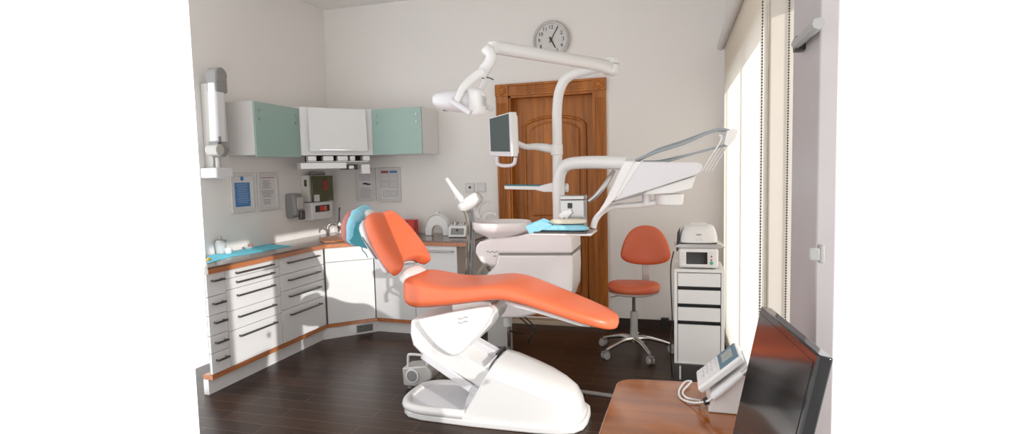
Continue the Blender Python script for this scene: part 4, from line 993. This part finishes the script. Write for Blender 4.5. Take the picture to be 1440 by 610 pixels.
rr = []
for z, hw, hd in ((1.016, .125, .11), (1.022, .133, .118), (1.06, .131, .116), (1.10, .122, .106), (1.130, .110, .095), (1.142, .092, .078), (1.145, .05, .04)):
    rr.append([V((.165, yd+.15, z))+V((hw*math.copysign(abs(math.cos(a))**.45, math.cos(a)), hd*math.copysign(abs(math.sin(a))**.45, math.sin(a)), 0)) for a in [2*PI*i/40 for i in range(40)]])
P('shell', loft(B(), rr), 'plastic', t, smooth=50)
P('lid', box(.105, .225, yd+.10, yd+.20, 1.143, 1.155), 'plastic', t, bevel=.005)
P('maker_mark', box(.150, .185, yd+.028, yd+.036, 1.078, 1.083), 'ink', t)
for x in (.155, .185): P('button', cyl(B(), (x, yd+.036, 1.042), (x, yd+.028, 1.042), .007, n=14), 'lav', t)
P('base_rim', box(.04, .29, yd+.04, yd+.26, 1.0125, 1.018), 'bar', t)
P('power_cable', tube(B(), [V((-.008, 4.28, .95)), V((-.03, 4.30, .80)), V((-.018, 4.27, .40)), V((-.03, 4.24, .33)), V((-.03, 4.24, .15)), V((-.02, 4.24, .012))], .005, n=6), 'dark', label='black power cable running down the left side of the drawer tower', cat='cable')
# grey power adapter on the wall by the tower
P('wall_adapter', box(-.13, -.055, YB-.06, YB-.016, .06, .13), 'dark', bevel=.006, label='dark adapter box on the wall low behind the drawer tower', cat='adapter')

# ================================================================== DESK, PHONE, SCREEN
dk = T('desk', 'glossy orange-brown desk corner in the lower right foreground', 'desk', (.1, 1.6, 0))
zd = .75
pts = []
def arc(cx_, cy_, r_, a0, a1, n=10): return [V((cx_+r_*math.cos(a0+(a1-a0)*i/n), cy_+r_*math.sin(a0+(a1-a0)*i/n), 0)) for i in range(n+1)]
pts = [V((.40, 1.1, 0)), V((.40, 2.20, 0))]+arc(-.14, 2.085, .075, R(95), R(172))+[V((-.225, 1.75, 0)), V((-.235, 1.1, 0))]
P('desktop', prism(B(), [p+V((0, 0, zd-.03)) for p in pts], (0, 0, .03)), 'desk', dk, bevel=.006, seg=3)
P('desk_leg', box(-.12, -.06, 1.2, 2.0, 0, zd-.03), 'desk', dk, bevel=.003)
P('desk_leg', box(.30, .36, 1.2, 2.0, 0, zd-.03), 'desk', dk, bevel=.003)
# telephone
Yp = 1.90
t = T('telephone', 'pale grey desk phone with a blue-edged display on a sloping base', 'telephone', (.18, 1.97, zd+.001))
base = [A(996, 577, Yp), A(1044, 580, Yp), A(1053, 514, Yp), A(1000, 555, Yp)]
base[0].z = base[1].z = zd+.001
P('sloping_base', prism(B(), base, (0, .17, 0)), 'plastic', t, bevel=.004)
pa = A(985, 552, Yp+.015); pb = A(1046, 506, Yp+.015); dirp = (pb-pa).normalized(); nrm = V((-dirp.z, 0, dirp.x)); ylen = .165
cph = (pa+pb)/2+V((0, ylen/2, 0))+nrm*.004
Lp_ = (pb-pa).length
P('phone_body', obx(B(), cph, dirp, V((0, 1, 0)), nrm, Lp_, ylen, .024), 'plastic', t, bevel=.008, seg=3)
dc = cph+dirp*(Lp_*.26)+nrm*.0125
dp = P('display_panel', obx(B(), dc, dirp, V((0, 1, 0)), nrm, Lp_*.42, ylen*.88, .004), mat('blue_grey_bezel', (.10, .20, .27), .25), t, bevel=.004)
P('lcd_window', obx(B(), dc+nrm*.003, dirp, V((0, 1, 0)), nrm, Lp_*.24, ylen*.48, .003), 'lcd', dp)
for i in range(4):
    for j in range(3):
        P('key', obx(B(), cph-dirp*(Lp_*(.05+.10*i))+V((0, (j-1)*.034+.02, 0))+nrm*.0135, dirp, V((0, 1, 0)), nrm, Lp_*.065, .022, .004), 'lav', t, bevel=.0015)
pq = A(1003, 560, Yp-.012); pr = A(1050, 521, Yp-.012)
P('handset', tube(B(), [pq, pq.lerp(pr, .3), pq.lerp(pr, .75), pr], [.010, .011, .010, .009], n=12, k=3), 'lav', t)
P('handset_tip', cyl(B(), pr-(pr-pq).normalized()*.02, pr+(pr-pq).normalized()*.012, .0095, n=12), 'steel', t)
P('plug', cyl(B(), A(990, 565, Yp+.01), A(996, 563, Yp+.01), .012), 'dark', t)
cz = zd+.005
P('telephone_cord', tube(B(), [A(1002, 559, Yp-.01), A(994, 564, Yp), AZ(975, 566, cz+.008), AZ(958, 560, cz), AZ(955, 549, cz), AZ(963, 537, cz+.01), AZ(972, 536, cz+.012), AZ(968, 541, cz+.006), AZ(960, 551, cz), AZ(966, 559, cz+.008), AZ(985, 563, cz+.004)], .0036, n=8), 'plastic', t)
# monitor
ms = T('computer_monitor', 'large black monitor turned sideways at the right edge of the desk', 'monitor', (.27, 1.35, zd))
tl = A(1070, 430, 1.56)
tilt_ = R(11)
zu = V((math.sin(tilt_), 0, math.cos(tilt_))); yn = V((.12, -1, 0)).normalized()
# towards the camera the top edge descends in the photograph along -Y
nrm = yn.cross(zu).normalized()
if nrm.x > 0: nrm = -nrm
wm, hm = .40, .40
def MP(a, b, c=0): return tl+yn*a-zu*b+nrm*c
P('monitor_casing', prism(B(), [MP(0, 0), MP(wm, 0), MP(wm, hm), MP(0, hm)], -nrm*.028), 'glossblack', ms, bevel=.004)
P('screen', prism(B(), [MP(.016, .018, .001), MP(wm-.016, .018, .001), MP(wm-.016, hm-.02, .001), MP(.016, hm-.02, .001)], -nrm*.004), mat('dark_lcd_glass', (.010, .009, .010), .10, spec=.6), ms)
P('rear_bulge', prism(B(), [MP(.08, .05, -.028), MP(wm-.08, .05, -.028), MP(wm-.08, hm-.05, -.028), MP(.08, hm-.05, -.028)], -nrm*.03), 'dark', ms, bevel=.01)
fc = MP(wm/2, hm, -.02)
P('stand_neck', box(fc.x-.0, fc.x+.03, fc.y-.04, fc.y+.04, zd+.01, fc.z+.1), 'dark', ms)
P('stand_foot', box(fc.x-.10, fc.x+.10, fc.y-.12, fc.y+.12, zd+.0005, zd+.014), 'dark', ms, bevel=.004)

# ================================================================== LIGHT
w = bpy.data.worlds.new('white_sky'); SC.world = w; w.use_nodes = True
bg = w.node_tree.nodes['Background']; bg.inputs[0].default_value = (1, 1, 1, 1); bg.inputs[1].default_value = 1.9
sl = bpy.data.lights.new('sun', 'SUN'); sl.energy = 3.0; sl.angle = R(.55); sl.color = (1, .97, .93)
so = bpy.data.objects.new('sun', sl); COL.objects.link(so)
DYS=.65
sd = V((-1, DYS, -.30)).normalized()
so.rotation_euler = sd.to_track_quat('-Z', 'Y').to_euler(); so.location = (6, -4, 4)
vs = SC.view_settings; vs.view_transform = 'Standard'; vs.look = 'None'; vs.gamma = 1; vs.exposure = 0; vs.use_curve_mapping = False
SC.render.film_transparent = False
SC.cycles.max_bounces = 10; SC.cycles.diffuse_bounces = 6
